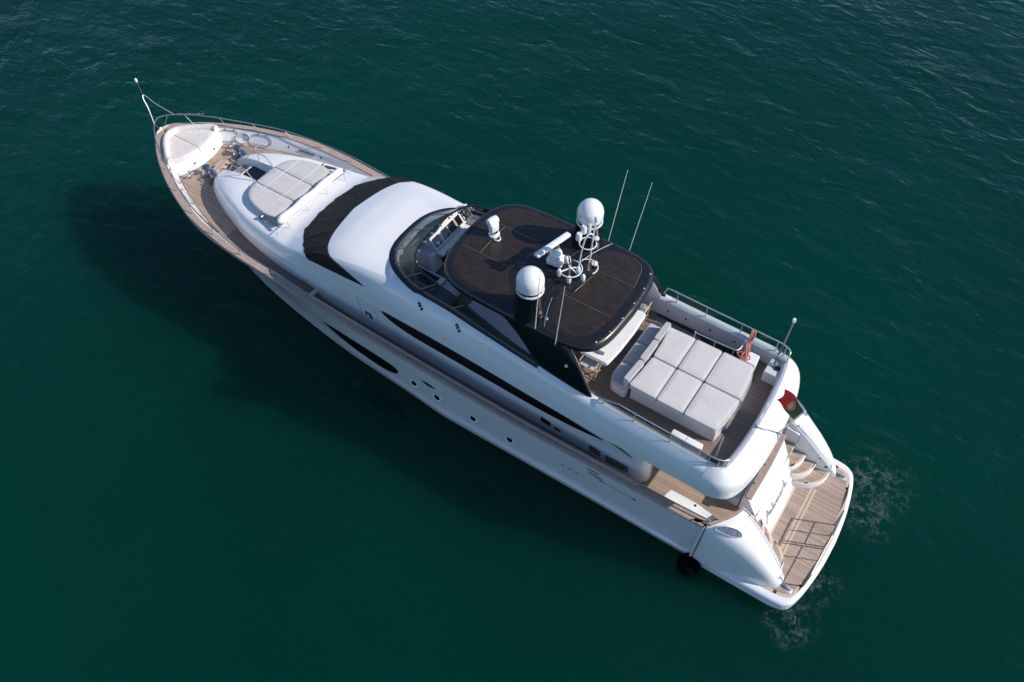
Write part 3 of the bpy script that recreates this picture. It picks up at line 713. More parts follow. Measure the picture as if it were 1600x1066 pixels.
for sd in (1, -1):
    m_ = qm if sd > 0 else qm.mirrored()
    q_ = m_.build('stern_quarter', 'gel', Y, sharp=60)
    # teak cap on the forward edge
    rows = []
    for k in range(5, 13):
        a, b = qpt(0, k), qpt(3, k); z = 2.755
        rows.append([(a.x+.05, sd*a.y, z-.08), (a.x+.05, sd*a.y, z), (a.x+(b.x-a.x)*.55, sd*(a.y+(b.y-a.y)*.55), z), (a.x+(b.x-a.x)*.55, sd*(a.y+(b.y-a.y)*.55), z-.1)])
    MB().grid(rows).build('teak_cap', 'cap', q_)
    # hawse recess with a bright rim
    def qs(fu, fk):
        iu = fu*(len(Oc)-1); a = int(iu); fa_ = iu-a; k = int(fk); fb = fk-k
        p = qpt(a, k).lerp(qpt(a, k+1), fb).lerp(qpt(min(a+1, len(Oc)-1), k).lerp(qpt(min(a+1, len(Oc)-1), k+1), fb), fa_); return p
    cen = (0.17, 5.6)
    rim = [qs(cen[0]+.095*math.cos(a), cen[1]+.85*math.sin(a)+.35*math.cos(a))+Vector((0, 0.012, .03)) for a in lin(0, 2*math.pi, 25)[:-1]]
    rim = [Vector((p.x, sd*p.y, p.z)) for p in rim]
    cpt = sum(rim, Vector())/len(rim)
    MB().tube(rim, 0.018, 6, closed=True).build('hawse_rim', 'steel', q_)
    MB().add(rim+[cpt+Vector((0, 0, .015))], [(i, (i+1) % 24, 24) for i in range(24)]).build('hawse_recess', M['recess'], q_)
    rl = [qpt(i, 10)+Vector((-.02, .03, .07)) for i in range(8, 38, 3)]
    rl = [qpt(8, 10)]+rl+[qpt(38, 10)]
    MB().tube([(p.x, sd*p.y, p.z) for p in cr(rl, 3)], 0.016, 6).build('grab_rail', 'alu', q_)
    gate = [(2.42, 1.68, 2.66), (2.36, 1.62, 2.52), (1.98, 1.66, 2.40), (1.92, 1.68, 2.2), (1.92, 1.7, 1.9)]
    MB().tube([(x, sd*y, z) for x, y, z in cr(gate, 4)], 0.018, 6).build('grab_rail', 'steel', q_)
# transom
rows = []
for y in lin(-1, 1, 21):
    e = abs(y); bulge = 0.05*(1-e**2)
    rows.append([(2.52, y*1.26, .56), (2.52, y*1.26, 2.54), (2.40-bulge*.6, y*1.26, 2.54), (2.30-bulge, y*1.265, 2.40), (1.95-bulge*1.6, y*1.23, 1.68), (1.58-bulge*1.6, y*1.15, .95), (1.44-bulge, y*1.10, .66), (1.42-bulge, y*1.09, .56)])
tm = MB().grid(rows)
n_ = 8; tm.f.append(tuple(range(n_))); tm.f.append(tuple(range(20*n_, 21*n_)))
transom = tm.build('transom', 'gel', Y, sharp=30)
MB().prism(rpoly([(2.27, 1.29), (2.25, .6), (2.235, 0), (2.25, -.6), (2.27, -1.29), (2.47, -1.29), (2.47, 1.29)], .02), 2.535, 2.585, .015).build('teak_cap', 'cap', transom)
for yy in (-.75, 0, .75): MB().lathe([(0, .03), (.022, .02), (.025, 0)], (2.42, yy, 2.585), 8).build('stud', 'black', transom)
# the name, in flowing script strokes on the transom face
def tp(u, v):   # u along (0 port .. 1 starboard), v up the panel
    y = 0.86-1.72*u; z = 1.25+v; f = (z-.66)/(2.40-.66); e = abs(y/1.2)
    x = 1.44+(2.30-1.44)*f-0.05*(1-e*e)*1.5*0.9
    return Vector((x-0.035, y, z))
glyph = [
 [(-.02, -.22), (.0, -.25), (.03, -.1), (.07, .2), (.10, .36), (.105, .05), (.12, -.03)], [(.05, .06), (.11, .08)],
 [(.14, .15), (.145, -.02), (.17, .14), (.185, -.02), (.21, .14), (.225, -.01), (.25, .03)],
 [(.28, .42), (.27, .1), (.275, -.02), (.31, .0), (.32, .1), (.28, .12)],
 [(.34, .14), (.345, -.02), (.36, .12), (.39, .14)],
 [(.43, .14), (.405, .05), (.43, -.02), (.46, .06), (.43, .14), (.48, .13)],
 [(.49, .14), (.495, -.02), (.52, .14), (.545, .0), (.57, .03)],
 [(.58, .05), (.63, .10), (.61, .16), (.575, .05), (.61, -.02), (.66, .04)],
 [(.68, .14), (.685, -.02)], [(.69, .06), (.72, .16), (.75, .12)],
 [(.79, .44), (.775, .1), (.775, -.03)], [(.84, .18), (.78, .07), (.84, -.03), (.88, .02)]]
nm = MB()
for st in glyph:
    nm.tube([tp(u, v*.62) for u, v in cr([(u, v, 0) for u, v in st], 5) for u, v in ((u, v),)] if False else [tp(p.x, p.y*.62) for p in cr([(u, v, 0) for u, v in st], 5)], 0.0125, 5)
nm.build('name_lettering', 'grey', transom)
nm = MB().tube([tp(.94, .26), tp(.935, .10), tp(.93, -.02)], 0.007, 5); nm.build('name_lettering', 'alu', transom)
# curved stairs both sides
for sd in (1, -1):
    for z1, xi, xo, yo in ((1.76, 2.10, 1.95, 1.74), (1.48, 1.84, 1.52, 1.80), (1.20, 1.64, 1.14, 1.88), (.90, 1.46, .66, 1.98)):
        B0, B1, B2 = Vector((xi, 1.0, 0)), Vector((xo-.06, 1.12+.22*(yo-1.0), 0)), Vector((xo, yo+.02, 0))
        nose = [B0*(1-t)**2+B1*2*t*(1-t)+B2*t*t for t in lin(0, 1, 16)]
        def outl(d): return [(p.x+d, sd*p.y) for p in nose]+[(2.5, sd*(yo+.02)), (2.5, sd*1.0)]
        s_ = MB().prism(outl(0), .60, z1, .02).build('stair_step', 'gel', Y, sharp=40)
        MB().prism(outl(.03), z1-.02, z1+.012).build('teak_border', 'teakx', s_)
        MB().prism(outl(.10), z1-.02, z1+.017).build('teak_tread', 'teak', s_)
    for xx, zz in ((1.5, 1.80), (1.15, 1.50), (.85, 1.15)):
        MB().lathe([(0, .012), (.04, .01), (.045, 0)], (xx, sd*(1.775+.2*(1.7-xx)/1.3), zz), 12, (0, -sd, 0)).build('step_light', 'black', Y)
    # cockpit lockers
    lk = MB().prism(rpoly([(4.52, sd*2.66), (4.40, sd*2.12), (3.6, sd*2.10), (2.86, sd*2.20), (3.05, sd*2.50), (3.3, sd*2.64)], .08), 1.77, 2.32, .04).build('cockpit_locker', 'nonskid', Y)
    for p in ((3.55, 2.2), (3.5, 2.52)): MB().lathe([(0, .012), (.035, .01), (.04, 0)], (p[0], sd*p[1], 2.32), 10).build('latch', 'black', lk)
    MB().tube(cr([(2.98, sd*2.62, 2.76), (3.1, sd*2.70, 2.86), (4.6, sd*2.78, 2.88), (5.1, sd*2.80, 2.77)], 6), .022, 6).build('fairlead_rail', 'steeld', Y)
sf = MB().prism(rect(2.55, 3.2, -1.25, 1.25, .08), 1.77, 2.15, .03).build('cockpit_sofa', 'gel2', Y)
MB().box((5.33, 0, 2.85), (.03, 2.9, 1.9)).build('saloon_door', 'pane', Y)

# ---------------------------------------------------------------- flybridge fittings
# helm console
con = [(p.x-.30, p.y) for p in [Vector((xW(y), y, 0)) for y in lin(-1.55, .55, 22)]]
con = [(min(x, 15.0), y) for x, y in con]+[(14.12, .55), (14.08, -1.55)]
con_o = MB().prism(con, 4.19, 5.06, .05).build('helm_console', mat('grey_dash', (.64, .65, .67), .5), Y)
a0, a1 = Vector((14.33, .25, 5.46)), Vector((14.31, -1.66, 5.46)); d0 = Vector((-.23, -.01, -.36))
nn_ = (a1-a0).cross(d0).normalized(); 
if nn_.z < 0: nn_ = -nn_
def pp(u, v, h=0): return a0+(a1-a0)*u+d0*v+nn_*h
def slab(b, u0, u1, v0, v1, h0, h1):
    A = [pp(u0, v0, h1), pp(u1, v0, h1), pp(u1, v1, h1), pp(u0, v1, h1)]; B = [pp(u0, v0, h0), pp(u1, v0, h0), pp(u1, v1, h0), pp(u0, v1, h0)]
    b.add(A+B, [(0, 1, 2, 3), (7, 6, 5, 4), (0, 4, 5, 1), (1, 5, 6, 2), (2, 6, 7, 3), (3, 7, 4, 0)]); return b
slab(MB(), 0, 1, 0, 1, -.40, 0).build('instrument_panel', 'gel2', con_o)
fr_ = MB(); slab(fr_, -.01, .012, -.03, 1.02, 0, .03); slab(fr_, .988, 1.01, -.03, 1.02, 0, .03); slab(fr_, .012, .988, .93, 1.02, 0, .024)
arch = [pp(u, -.05-.22*math.sin(math.pi*min(1, max(0, (u-.18)/.64)))**1.3, .02) for u in lin(-.01, 1.01, 40)]
fr_.tube(arch, .03, 6); fr_.build('panel_frame', 'cream', con_o)
rows = [[pp(u, 0, .0), a_+Vector((0, 0, -.01))] for u, a_ in zip(lin(0, 1, 40), arch)]
MB().grid(rows).build('panel_hood', 'gel2', con_o)
for u0, u1 in ((.03, .20), (.25, .41), (.43, .60), (.63, .76), (.80, .97)):
    s_ = slab(MB(), u0, u1, .10, .86, 0, .014).build('display', 'screen', con_o)
    if u0 == .03: slab(MB(), .07, .13, .48, .76, .015, .03).build('button_pad', 'alu', s_)
    if u0 == .80:
        for i in range(3):
            for j in range(2):
                slab(MB(), .815+.05*i, .85+.05*i, .16+.36*j, .42+.36*j, .015, .022).build('gauge', 'alu' if (i+j) % 2 else 'steeld', s_)
    if .2 < u0 < .8: slab(MB(), u0-.012, u0-.002, .06, .90, 0, .02).build('bezel', 'alu', s_)
MB().box((13.98, -.70, 4.98), (.26, 1.9, .10), r=.02).build('console_shelf', 'gel', con_o)
MB().box((13.90, -.70, 4.76), (.16, 1.75, .34), r=.02).build('lower_panel', 'rubber', con_o)
wheel = MB(); wa = Vector((-.75, 0, .66)).normalized(); wu = Vector((0, 1, 0)); wv_ = wa.cross(wu)
wheel.tube([Vector((13.62, -.72, 4.98))+wu*.24*math.cos(t)+wv_*.24*math.sin(t) for t in lin(0, 2*math.pi, 25)[:-1]], .02, 6, closed=True)
for t in (0, 2.1, 4.2): wheel.tube([Vector((13.62, -.72, 4.98)), Vector((13.62, -.72, 4.98))+wu*.24*math.cos(t)+wv_*.24*math.sin(t)], .014, 5)
wheel.tube([(13.62, -.72, 4.98), (13.85, -.72, 4.80)], .03, 6)
wheel.build('steering_wheel', 'rubber', con_o)
MB().tube(cr([(13.85, .05, 5.02), (13.83, .05, 5.12), (13.8, -.02, 5.13), (13.8, -.08, 5.04)], 4), .02, 6).build('throttle', 'steel', con_o)
# companion hatch and white steps on the port side of the helm
MB().prism([(14.72, .62), (14.70, .98), (14.2, 1.3), (13.55, 1.32), (13.5, .62)], 4.19, 4.5, .03).build('companion_coaming', 'gel', Y)
MB().prism([(14.62, .70), (14.2, .70), (13.66, .70), (13.66, 1.18), (14.16, 1.18), (14.62, .86)], 4.4, 4.508).build('companion_opening', 'dark', Y)
MB().prism(rect(12.9, 13.45, .55, 1.5, .05), 4.19, 4.42, .03).build('companion_step', 'gel2', Y)
# bar and settee units under the roof
bar_h = [(12.0, 1.46), (11.98, 1.02), (10.9, 1.01), (10.4, 1.12), (9.85, 1.32), (9.58, 1.52), (9.34, 1.80), (9.3, 1.98), (10.4, 1.90), (11.3, 1.76)]
for sd in (1, -1):
    MB().prism([(x, sd*y) for x, y in bar_h], 4.19, 5.0, .03).build('bar_unit', 'gel', Y)
for yy in (-1.05, -.35): 
    st_ = MB().prism(rect(12.5, 13.0, yy-.28, yy+.28, .08), 4.75, 4.9, .05).build('helm_seat', 'cush', Y)
    MB().box((12.48, yy, 5.15), (.12, .54, .6), r=.05).build('seat_back', 'cush', st_); MB().lathe([(.2, 0), (.06, .03), (.06, .56)], (12.75, yy, 4.2), 12).build('pedestal', 'steel', st_)

# hardtop
hh = cr([(13.08, 0, 0), (13.02, .8, 0), (12.86, 1.35, 0), (12.56, 1.73, 0), (12.1, 1.95, 0), (11.4, 2.03, 0), (10, 2.05, 0), (8.7, 2.04, 0), (8.05, 1.97, 0), (7.66, 1.80, 0), (7.44, 1.5, 0), (7.32, 1.0, 0), (7.26, 0, 0)], 7)
hpoly = sym([(v.x, v.y) for v in hh])
camber = lambda x, y: 0.05*(1-(y/2.05)**2)
hard = MB().prism(hpoly, 6.20, 6.42, .16, 6, zf=camber).build('hardtop', 'blackm', Y, sharp=60)
def inpoly(x0, x1, ym, r): return rect(x0, x1, -ym, ym, r, 8)
def ht(x, y): return 6.42+camber(x, y)
def panel(out, name, m, dz, n=24):
    # a thin panel laid over the cambered roof
    P = [Vector((a, b)) for a, b in out]; c = sum(P, Vector((0, 0)))/len(P); rows = []
    for q in (1.0, .97, .8, .6, .4, .2, .02): rows.append([(c.x+(p.x-c.x)*q, c.y+(p.y-c.y)*q, ht(0, c.y+(p.y-c.y)*q)+dz*(1 if q < .99 else 0)) for p in P])
    b = MB().grid(rows, cv=True); o = len(b.v)-len(P); b.f.append(tuple(range(o, len(b.v)))); return b.build(name, m, hard, sharp=60)
fp = [(12.82, 0), (12.76, .75), (12.6, 1.25), (12.3, 1.58), (11.9, 1.72), (11.2, 1.76), (10.32, 1.74)]
panel(sym(fp), 'roof_panel', 'brown', .005)
ap = [(9.42, 0), (9.36, .7), (9.22, 1.25), (8.95, 1.62), (8.7, 1.74), (8.2, 1.72), (7.92, 1.55), (7.78, 1.25), (7.66, .7), (7.62, 0)]
panel(sym(ap), 'roof_panel', 'brown', .005)
M['seam'] = mat('tan_seam', (.20, .16, .13), .6)
def seam(pts, r=.006, m='seam', name='roof_seam', dz=.014): MB().tube([(x, y, ht(x, y)+dz) for x, y in pts], r, 5).build(name, m, hard)
for y in (-.70, .62):
    seam([(x, y) for x in lin(12.72, 11.0, 8)]); seam([(x, y) for x in lin(9.3, 7.66, 8)])
seam([(12.1, y) for y in lin(-.7, .62, 6)]); seam([(x, -.70) for x in lin(11.8, 11.1, 5)], .009)
seam([(x, .62) for x in lin(9.3, 7.66, 8)], .007)
ed = [Vector((x, y, 0)) for x, y in sym(ap)]
seam([(p.x, p.y) for p in cr([(8.3, -1.74, 0), (7.92, -1.56, 0), (7.78, -1.26, 0), (7.68, -.72, 0)], 5)], .007)
# arch ribs across the roof
for xb, r in ((9.62, .02), (9.86, .03)):
    seam([(xb-.42*(abs(y)/1.95)**2.2, y) for y in lin(-1.9, 1.95, 24)], r, 'blackm', 'roof_rib', .0)
seam([(9.50-.46*(abs(y)/1.95)**2.2, y) for y in lin(-1.9, -.6, 12)], .012, 'steel', 'roof_trim', .01)
seam([(9.52-.5*(abs(y)/1.95)**2.0, y) for y in lin(.9, 1.9, 12)], .010, 'steel', 'roof_trim', .01)
for i, yy in enumerate((-1.45, -.85, -.2, .45, 1.05, 1.55)):
    p = min(hh, key=lambda v: abs(v.y-abs(yy)) + (0 if v.x < 9 else 9)); MB().lathe([(0, .03), (.028, .022), (.032, 0)], (p.x+.13, yy, ht(0, yy)-.03), 10).build('roof_stud', 'alu', hard)
MB().lathe([(0, .05), (.05, .03), (.06, 0)], (9.15, 1.62, ht(0, 1.62)), 10).build('roof_stud', 'steel', hard)
# arch legs: broad black blades sweeping down and aft, pale lining inside
LV = [(4.72, 7.16, 9.12, 2.31, 2.22), (4.95, 7.22, 9.16, 2.29, 2.20), (5.3, 7.42, 9.36, 2.25, 2.17), (5.75, 7.72, 9.80, 2.17, 2.11), (6.1, 8.02, 10.3, 2.08, 2.05), (6.32, 8.30, 10.9, 2.0, 2.0)]
def legrows(dy, th, ins=0):
    rows = []
    for z, xa, xb, ya, yb in LV:
        r_ = []
        for t in lin(0, 2*math.pi, 37)[:-1]:
            cx = -math.cos(t); s = math.sin(t); xx = (xa+xb)/2+((xb-xa)/2-ins)*math.copysign(abs(cx)**.8, cx)
            r_.append((xx, ya+(yb-ya)*(xx-xa)/(xb-xa)-dy+th/2*math.copysign(abs(s)**.6, s), z))
        rows.append(r_)
    return rows
for sd in (1, -1):
    b = MB().grid(legrows(.07, .15), cv=True); b.f.append(tuple(range(len(b.v)-36, len(b.v))))
    lg = (b if sd > 0 else b.mirrored()).build('arch_leg', 'black', Y, sharp=60)
    b = MB().grid(legrows(.17, .07, .10), cv=True); (b if sd > 0 else b.mirrored()).build('arch_lining', 'gel', lg, sharp=60)
    b = MB().lathe([(0, .08), (.05, .08), (.055, .0)], (8.12, sd*2.12, 5.62), 14, (-.1, sd, .55)); b.build('arch_light', 'cream', lg)
    # whip antennas on the legs
    for (bx_, by_, bz_), (ex, ey, ez) in (((9.30, 1.98, 5.85), (9.03, 2.22, 9.05)), ((8.62, 2.02, 5.75), (8.28, 2.27, 8.93))):
        w_ = MB().tube([(bx_, sd*by_, bz_), (ex, sd*ey, ez)], [.017, .009], 6).build('whip_antenna', 'alu', Y)
        MB().lathe([(.06, -.03), (.06, .02), (.03, .05), (.025, .16)], (bx_, sd*by_, bz_), 10).build('antenna_base', 'steeld', w_)
    # radomes on black pylons
    cx, cy = 9.72, sd*1.58
    rd = MB().lathe([(.50, 6.28-6.3), (.46, .15), (.42, .45), (.39, .75), (.372, .98)], (cx+.02, cy, 6.3), 36); rd = rd.build('radome_pylon', 'black', Y)
    MB().lathe([(.0, 7.26), (.372, 7.26), (.392, 7.28), (.392, 7.325), (.365, 7.335)], (cx, cy, 0), 40).build('radome_ring', 'gel', rd)
    MB().lathe([(.362, 7.325), (.372, 7.34), (.372, 7.43)], (cx, cy, 0), 40).build('radome_stripe', 'black', rd)
    MB().lathe([(.365, 7.425), (.386, 7.44), (.390, 7.62)]+[(.390*math.cos(R(a)), 7.62+.42*math.sin(R(a))) for a in range(5, 91, 5)], (cx, cy, 0), 48).build('radome_dome', 'gel', rd)
# radar
rad = MB().box((10.02, -.28, 6.62), (.50, .42, .24), rz=.1, r=.07); rad.lathe([(.19, 6.70), (.20, 6.86), (.17, 6.96), (.10, 7.02), (.10, 7.16)], (10.04, -.27, 0), 24)
rad = rad.build('radar_pedestal', 'gel', Y)
v = Vector((-.30, -1.20, 0)).normalized()
MB().box((10.12, -.20, 7.24), (1.32, .19, .12), ax=(v, Vector((0, 0, 1)).cross(v), (0, 0, 1)), r=.05).build('radar_scanner', 'gel', rad)
# thermal camera / searchlight
sc_ = MB().lathe([(.17, 0), (.17, .07), (.13, .10), (.12, .16)], (12.17, -.23, 6.46), 20); sc_.box((12.2, -.26, 6.76), (.20, .30, .34), rz=-.3, r=.06); sc_.lathe([(.0, -.17), (.12, -.16), (.14, 0), (.12, .16), (0, .17)], (12.25, -.28, 6.96), 18, (.3, 1, 0))
sc_ = sc_.build('searchlight', 'gel', Y); MB().lathe([(.09, 0), (.11, .02), (.11, .05), (.09, .06)], (11.98, -.12, 6.48), 16).build('cable_gland', 'gel', sc_)
# aerial mast: two raked poles, hoops, lights, horns
ms = MB()
pA = cr([(9.26, -.20, 6.42), (9.20, -.22, 7.4), (9.14, -.26, 7.95), (9.08, -.36, 8.12), (9.02, -.47, 8.02)], 5); ms.tube(pA, .024, 8)
ms.tube([(9.10, -.56, 6.42), (9.02, -.50, 7.9), (8.98, -.48, 8.55)], .024, 8)
ms.tube([(9.2, -.22, 6.5), (9.42, .02, 6.95)], .02, 6)
ms.tube([(8.98, -.48, 8.2), (8.86, -.62, 8.5)], .016, 6)
def ring(cx, cy, z, r, a0, a1, rr=.018): ms.tube([(cx+r*math.cos(R(a)), cy+r*math.sin(R(a)), z) for a in lin(a0, a1, 16)], rr, 8)
ring(9.1, -.38, 7.72, .24, 0, 345); ring(9.06, -.40, 6.78, .30, 150, 330); ring(9.40, -.02, 6.85, .34, 60, 290)
ms.tube([(9.57, .26, 6.85), (9.42, -.02, 6.85), (9.2, -.22, 6.85)], .022, 6); ms.tube([(9.42, -.02, 6.85), (9.62, -.2, 6.95)], .02, 6)
ms.tube([(9.40, .0, 6.42), (9.40, .0, 6.86)], .022, 6)
mast = ms.build('aerial_mast', 'alu', Y)
def lamp(x, y, z, h, r, m='alu', top='gel'):
    o = MB().lathe([(r*.6, 0), (r, .03), (r, h*.8), (r*.7, h), (0, h)], (x, y, z), 14).build('mast_lamp', m, mast); return o
lamp(9.26, -.12, 7.98, .26, .085); lamp(9.22, -.30, 8.12, .28, .085); lamp(9.10, -.38, 8.05, .42, .05); lamp(8.98, -.50, 8.5, .20, .05)
MB().lathe([(.07, 0), (.08, .03), (.08, .10)], (8.98, -.62, 7.66), 14).build('mast_lamp', 'rubber', mast); MB().lathe([(.085, .10), (.085, .14), (.05, .16), (0, .16)], (8.98, -.62, 7.66), 14).build('mast_lamp', 'cream', mast)
MB().lathe([(.08, 0), (.09, .03), (.09, .12)], (8.92, -.56, 6.72), 14).build('mast_lamp', 'rubber', mast); MB().lathe([(.095, .12), (.095, .16), (.05, .18), (0, .18)], (8.92, -.56, 6.72), 14).build('mast_lamp', 'cream', mast)
for x, y, z in ((9.64, .18, 6.62), (9.30, .20, 6.55), (9.02, -.12, 6.50), (9.66, -.22, 6.80), (9.16, -.05, 6.8)):
    MB().lathe([(.04, 0), (.06, .03), (.07, .19), (.05, .26), (.02, .29), (0, .29)], (x, y, z-.05), 14).build('horn', 'alu', mast)
MB().tube(cr([(9.85, -.42, 6.56), (9.72, -.5, 6.75), (9.55, -.3, 6.7), (9.5, -.2, 6.48)], 6), .014, 6).build('cable', 'alu', mast)
for a, b in (((9.0, -.5, 7.6), (8.75, -.4, 6.45)), ((9.05, -.42, 6.8), (8.98, .12, 6.45)), ((9.08, -.35, 6.8), (9.05, .2, 6.45))): MB().tube([a, b], .005, 4).build('stay', 'steeld', mast)
MB().prism(rpoly([(9.75, .32), (9.0, .45), (8.86, -.5), (9.5, -.62)], .12), 6.40, 6.485, .02).build('mast_foot', 'blackm', mast)

# fly deck furniture bases, rails
sunb = MB().prism([(6.5, 1.18), (6.42, .6), (6.40, 0), (6.42, -.6), (6.5, -1.18), (3.86, -1.2), (3.76, -.7), (3.72, 0), (3.76, .7), (3.86, 1.2)], 4.19, 4.74, .05).build('sunbed_base', 'gel2', Y)
MB().tube(cr([(4.0, 1.23, 4.72), (3.86, 1.20, 4.72), (3.74, .7, 4.72), (3.70, 0, 4.72), (3.74, -.7, 4.72), (3.86, -1.2, 4.72), (4.0, -1.23, 4.72)], 5), .02, 6).build('sunbed_rail', 'steel', sunb)
sofb = MB().prism(rpoly([(7.26, -1.30), (7.26, .95), (7.12, 1.24), (6.62, 1.30), (6.58, .6), (6.58, -1.30)], .12), 4.19, 4.50, .03).build('sofa_base', 'gel2', Y)
fl_ = [(7.45, 1.0), (8.6, 1.35), (8.9, -1.35), (7.4, -1.5)]
# fly rails and glass
for sd in (1, -1):
    e = [Vector((x, bp(x, 2).y-.05, bp(x, 2).z+.01)) for x in lin(7.0, 3.62, 22)]+[Vector((p.x+.04, p.y-.05, p.z+.01)) for p in top[3:17]]
    hgt = [.36*min(1, (i+2)/6) if i < 4 else .36 for i in range(len(e))]
    tpv = [p+Vector((0, 0, h)) for p, h in zip(e, hgt)]
    if sd < 0: 
        tpv = [p+Vector((0, 0, .42)) for p in e]
    rows = [[(a.x, sd*a.y, a.z), (b.x, sd*b.y, b.z-.01)] for a, b in zip(e, tpv)]
    g = MB().grid(rows).build('rail_glass', 'tint2' if sd > 0 else 'clear', Y)
    tt = [e[0]]+tpv+[e[-1]] if sd > 0 else [e[0]+Vector((.3, 0, .1))]+[Vector((7.2, tpv[0].y, tpv[0].z-.02))]+tpv+[e[-1]]
    MB().tube([(p.x, sd*p.y, p.z) for p in tt], .022, 7).build('rail_tube', 'steel', g)
    for i in (1, 7, 14, 21, 27): MB().tube([(e[i].x, sd*e[i].y, e[i].z-.02), (tpv[i].x, sd*tpv[i].y, tpv[i].z)], .018, 6).build('rail_post', 'steel', g)
hp = MB().tube(cr([(3.55, 1.80, 4.2), (3.55, 1.80, 5.35), (3.55, 1.76, 5.42), (3.55, 1.71, 5.35), (3.55, 1.71, 4.2)], 4), .018, 6).build('davit_hoop', 'steel', Y)
POLE = (3.5, -2.73, 5.7)
lp = MB().tube([(3.44, -1.72, 4.55), POLE], .034, 8)
lp = lp.build('light_pole', 'steeld', Y); MB().lathe([(.05, 0), (.05, .12), (0, .13)], POLE, 10).build('lamp_head', 'alu', lp); MB().box((3.46, -2.02, 4.92), (.1, .1, .12), r=.02).build('pole_clamp', 'steel', lp)
cb = MB().prism(rpoly([(3.62, -1.5), (3.62, -2.12), (3.18, -2.08), (3.12, -1.5)], .08), 4.19, 4.62, .03).build('corner_seat', 'gel2', Y)
MB().lathe([(.09, 0), (.10, .02), (.07, .025), (.06, .005), (0, .004)], (3.34, -1.80, 4.62), 16).build('cup_holder', 'black', cb)
MB().prism([(5.75, -1.44), (4.50, -1.44), (4.50, -2.06), (5.75, -2.06)], 4.15, 4.206).build('stair_opening', 'dark', Y)
MB().prism([(7.3, -2.00), (5.75, -1.94), (5.75, -2.06), (7.3, -2.08)], 4.15, 4.208).build('deck_slot', 'dark', Y)
MB().prism([(7.25, -1.50), (5.85, -1.44), (5.85, -1.92), (7.25, -1.96)], 4.15, 4.215).build('stair_cover', mat('grey_brown_cover', (.22, .19, .17), .6, var=.1), Y)
sr = MB().tube(cr([(5.85, -1.46, 4.22), (5.83, -1.46, 4.88), (5.75, -1.46, 4.92), (4.70, -1.50, 4.92), (4.52, -1.56, 4.92), (4.48, -1.72, 4.92), (4.48, -2.0, 4.92)], 5), .022, 7)
sr.tube([(5.2, -1.48, 4.2), (5.2, -1.48, 4.92)], .018, 6); sr.tube([(4.62, -1.52, 4.2), (4.62, -1.52, 4.92)], .018, 6); sr.build('stair_rail', 'steel', Y)
for x in (4.8, 5.6, 6.4, 7.0): MB().lathe([(0, .012), (.03, .01), (.035, 0)], (x, -(bp(x, 2).y-.165), 4.5), 10, (0, 1, 0)).build('step_light', 'black', Y)
# flagstaff
fsf = MB().tube([(2.47, .1, 4.36), (2.07, .1, 5.86)], .022, 8).build('flagstaff', 'steel', Y)
b = MB()
for dx, dy in ((-.1, .1), (-.1, -.1), (.13, 0)): b.tube([(2.44, .1, 4.5), (2.47+dx, .1+dy, 4.28)], .016, 6)
b.lathe([(.05, 0), (.05, .1), (.03, .12)], (2.47, .1, 4.34), 10); b.build('staff_bracket', 'steel', fsf)
MB().tube([(2.5, .18, 4.45), (2.95, .45, 4.78)], .007, 5).build('staff_stay', 'steel', fsf)

# ---------------------------------------------------------------- foredeck fittings
rr = [(27.62, 0, 4.36), (27.48, .28, 4.35), (27.2, .55, 4.33), (26.7, .93, 4.28), (25.85, 1.42, 4.19), (24.7, 1.95, 4.07), (23.7, 2.36, 3.98), (22.4, 2.68, 3.85), (20.7, 2.90, 3.71), (18.9, 2.93, 3.54), (17.5, 2.92, 3.36), (15, 2.90, 3.16), (12.7, 2.90, 3.03), (9, 2.90, 2.93), (5.6, 2.84, 2.88), (5.3, 2.83, 2.76)]
rp = cr(rr, 6)
rpa = [p for p in rp if p.x <= 17.6]; rp_all = rp; rp = [p for p in rp if p.x >= 17.3]
full = [Vector((p.x, -p.y, p.z)) for p in rp[::-1]]+rp[1:]
rail = MB().tube(full, .022, 7).build('bow_rail', 'steelb', Y)
M['hrail'] = mat('pale_teak_handrail', (.46, .33, .27), .45, var=.15, vscale=9)
MB().tube(rpa, .026, 7).mirror().build('teak_handrail', 'hrail', rail)
rp = rp_all
for x in (26.95, 25.9, 24.75, 23.5, 22.2, 20.8, 19.3, 17.6, 15.6, 13.6, 11.6, 9.6, 7.6):
    p = min(rp, key=lambda v: abs(v.x-x)); yb_ = max(.05, yg(x-.12)-.15)
    for sd in (1, -1): MB().tube([(p.x, sd*p.y, p.z), (x-.16 if x > 18 else x, sd*yb_, zg(x)+.02)], .015, 6).build('stanchion', 'steel', rail)
# jackstaff frame at the stem
jm = MB()
jm.tube(cr([(27.45, .32, 4.35), (27.72, .16, 4.85), (27.92, .09, 5.10), (28.0, 0, 5.22), (27.92, -.09, 5.10), (27.72, -.18, 4.85), (27.25, -.50, 4.33)], 5), .022, 7)
jm.tube([(28.0, 0, 5.2), (28.06, 0, 5.78)], .014, 6); jm.tube([(27.2, -.55, 4.36), (26.35, -1.13, 4.34)], .02, 6); jm.tube([(27.45, .32, 4.35), (27.58, .12, 3.88)], .018, 6); jm.tube([(27.45, -.32, 4.35), (27.58, -.12, 3.88)], .018, 6)
for x in (27.1, 26.8, 26.5, 26.35): jm.lathe([(.028, -.03), (.034, 0), (.028, .03)], (x, -.55-.68*(27.2-x), 4.37), 8)
jm = jm.build('bow_light_frame', 'steelb', Y); MB().lathe([(.03, 0), (.05, .03), (.05, .13), (.03, .16), (0, .16)], (28.06, 0, 5.76), 12).build('bow_light', 'alu', jm)
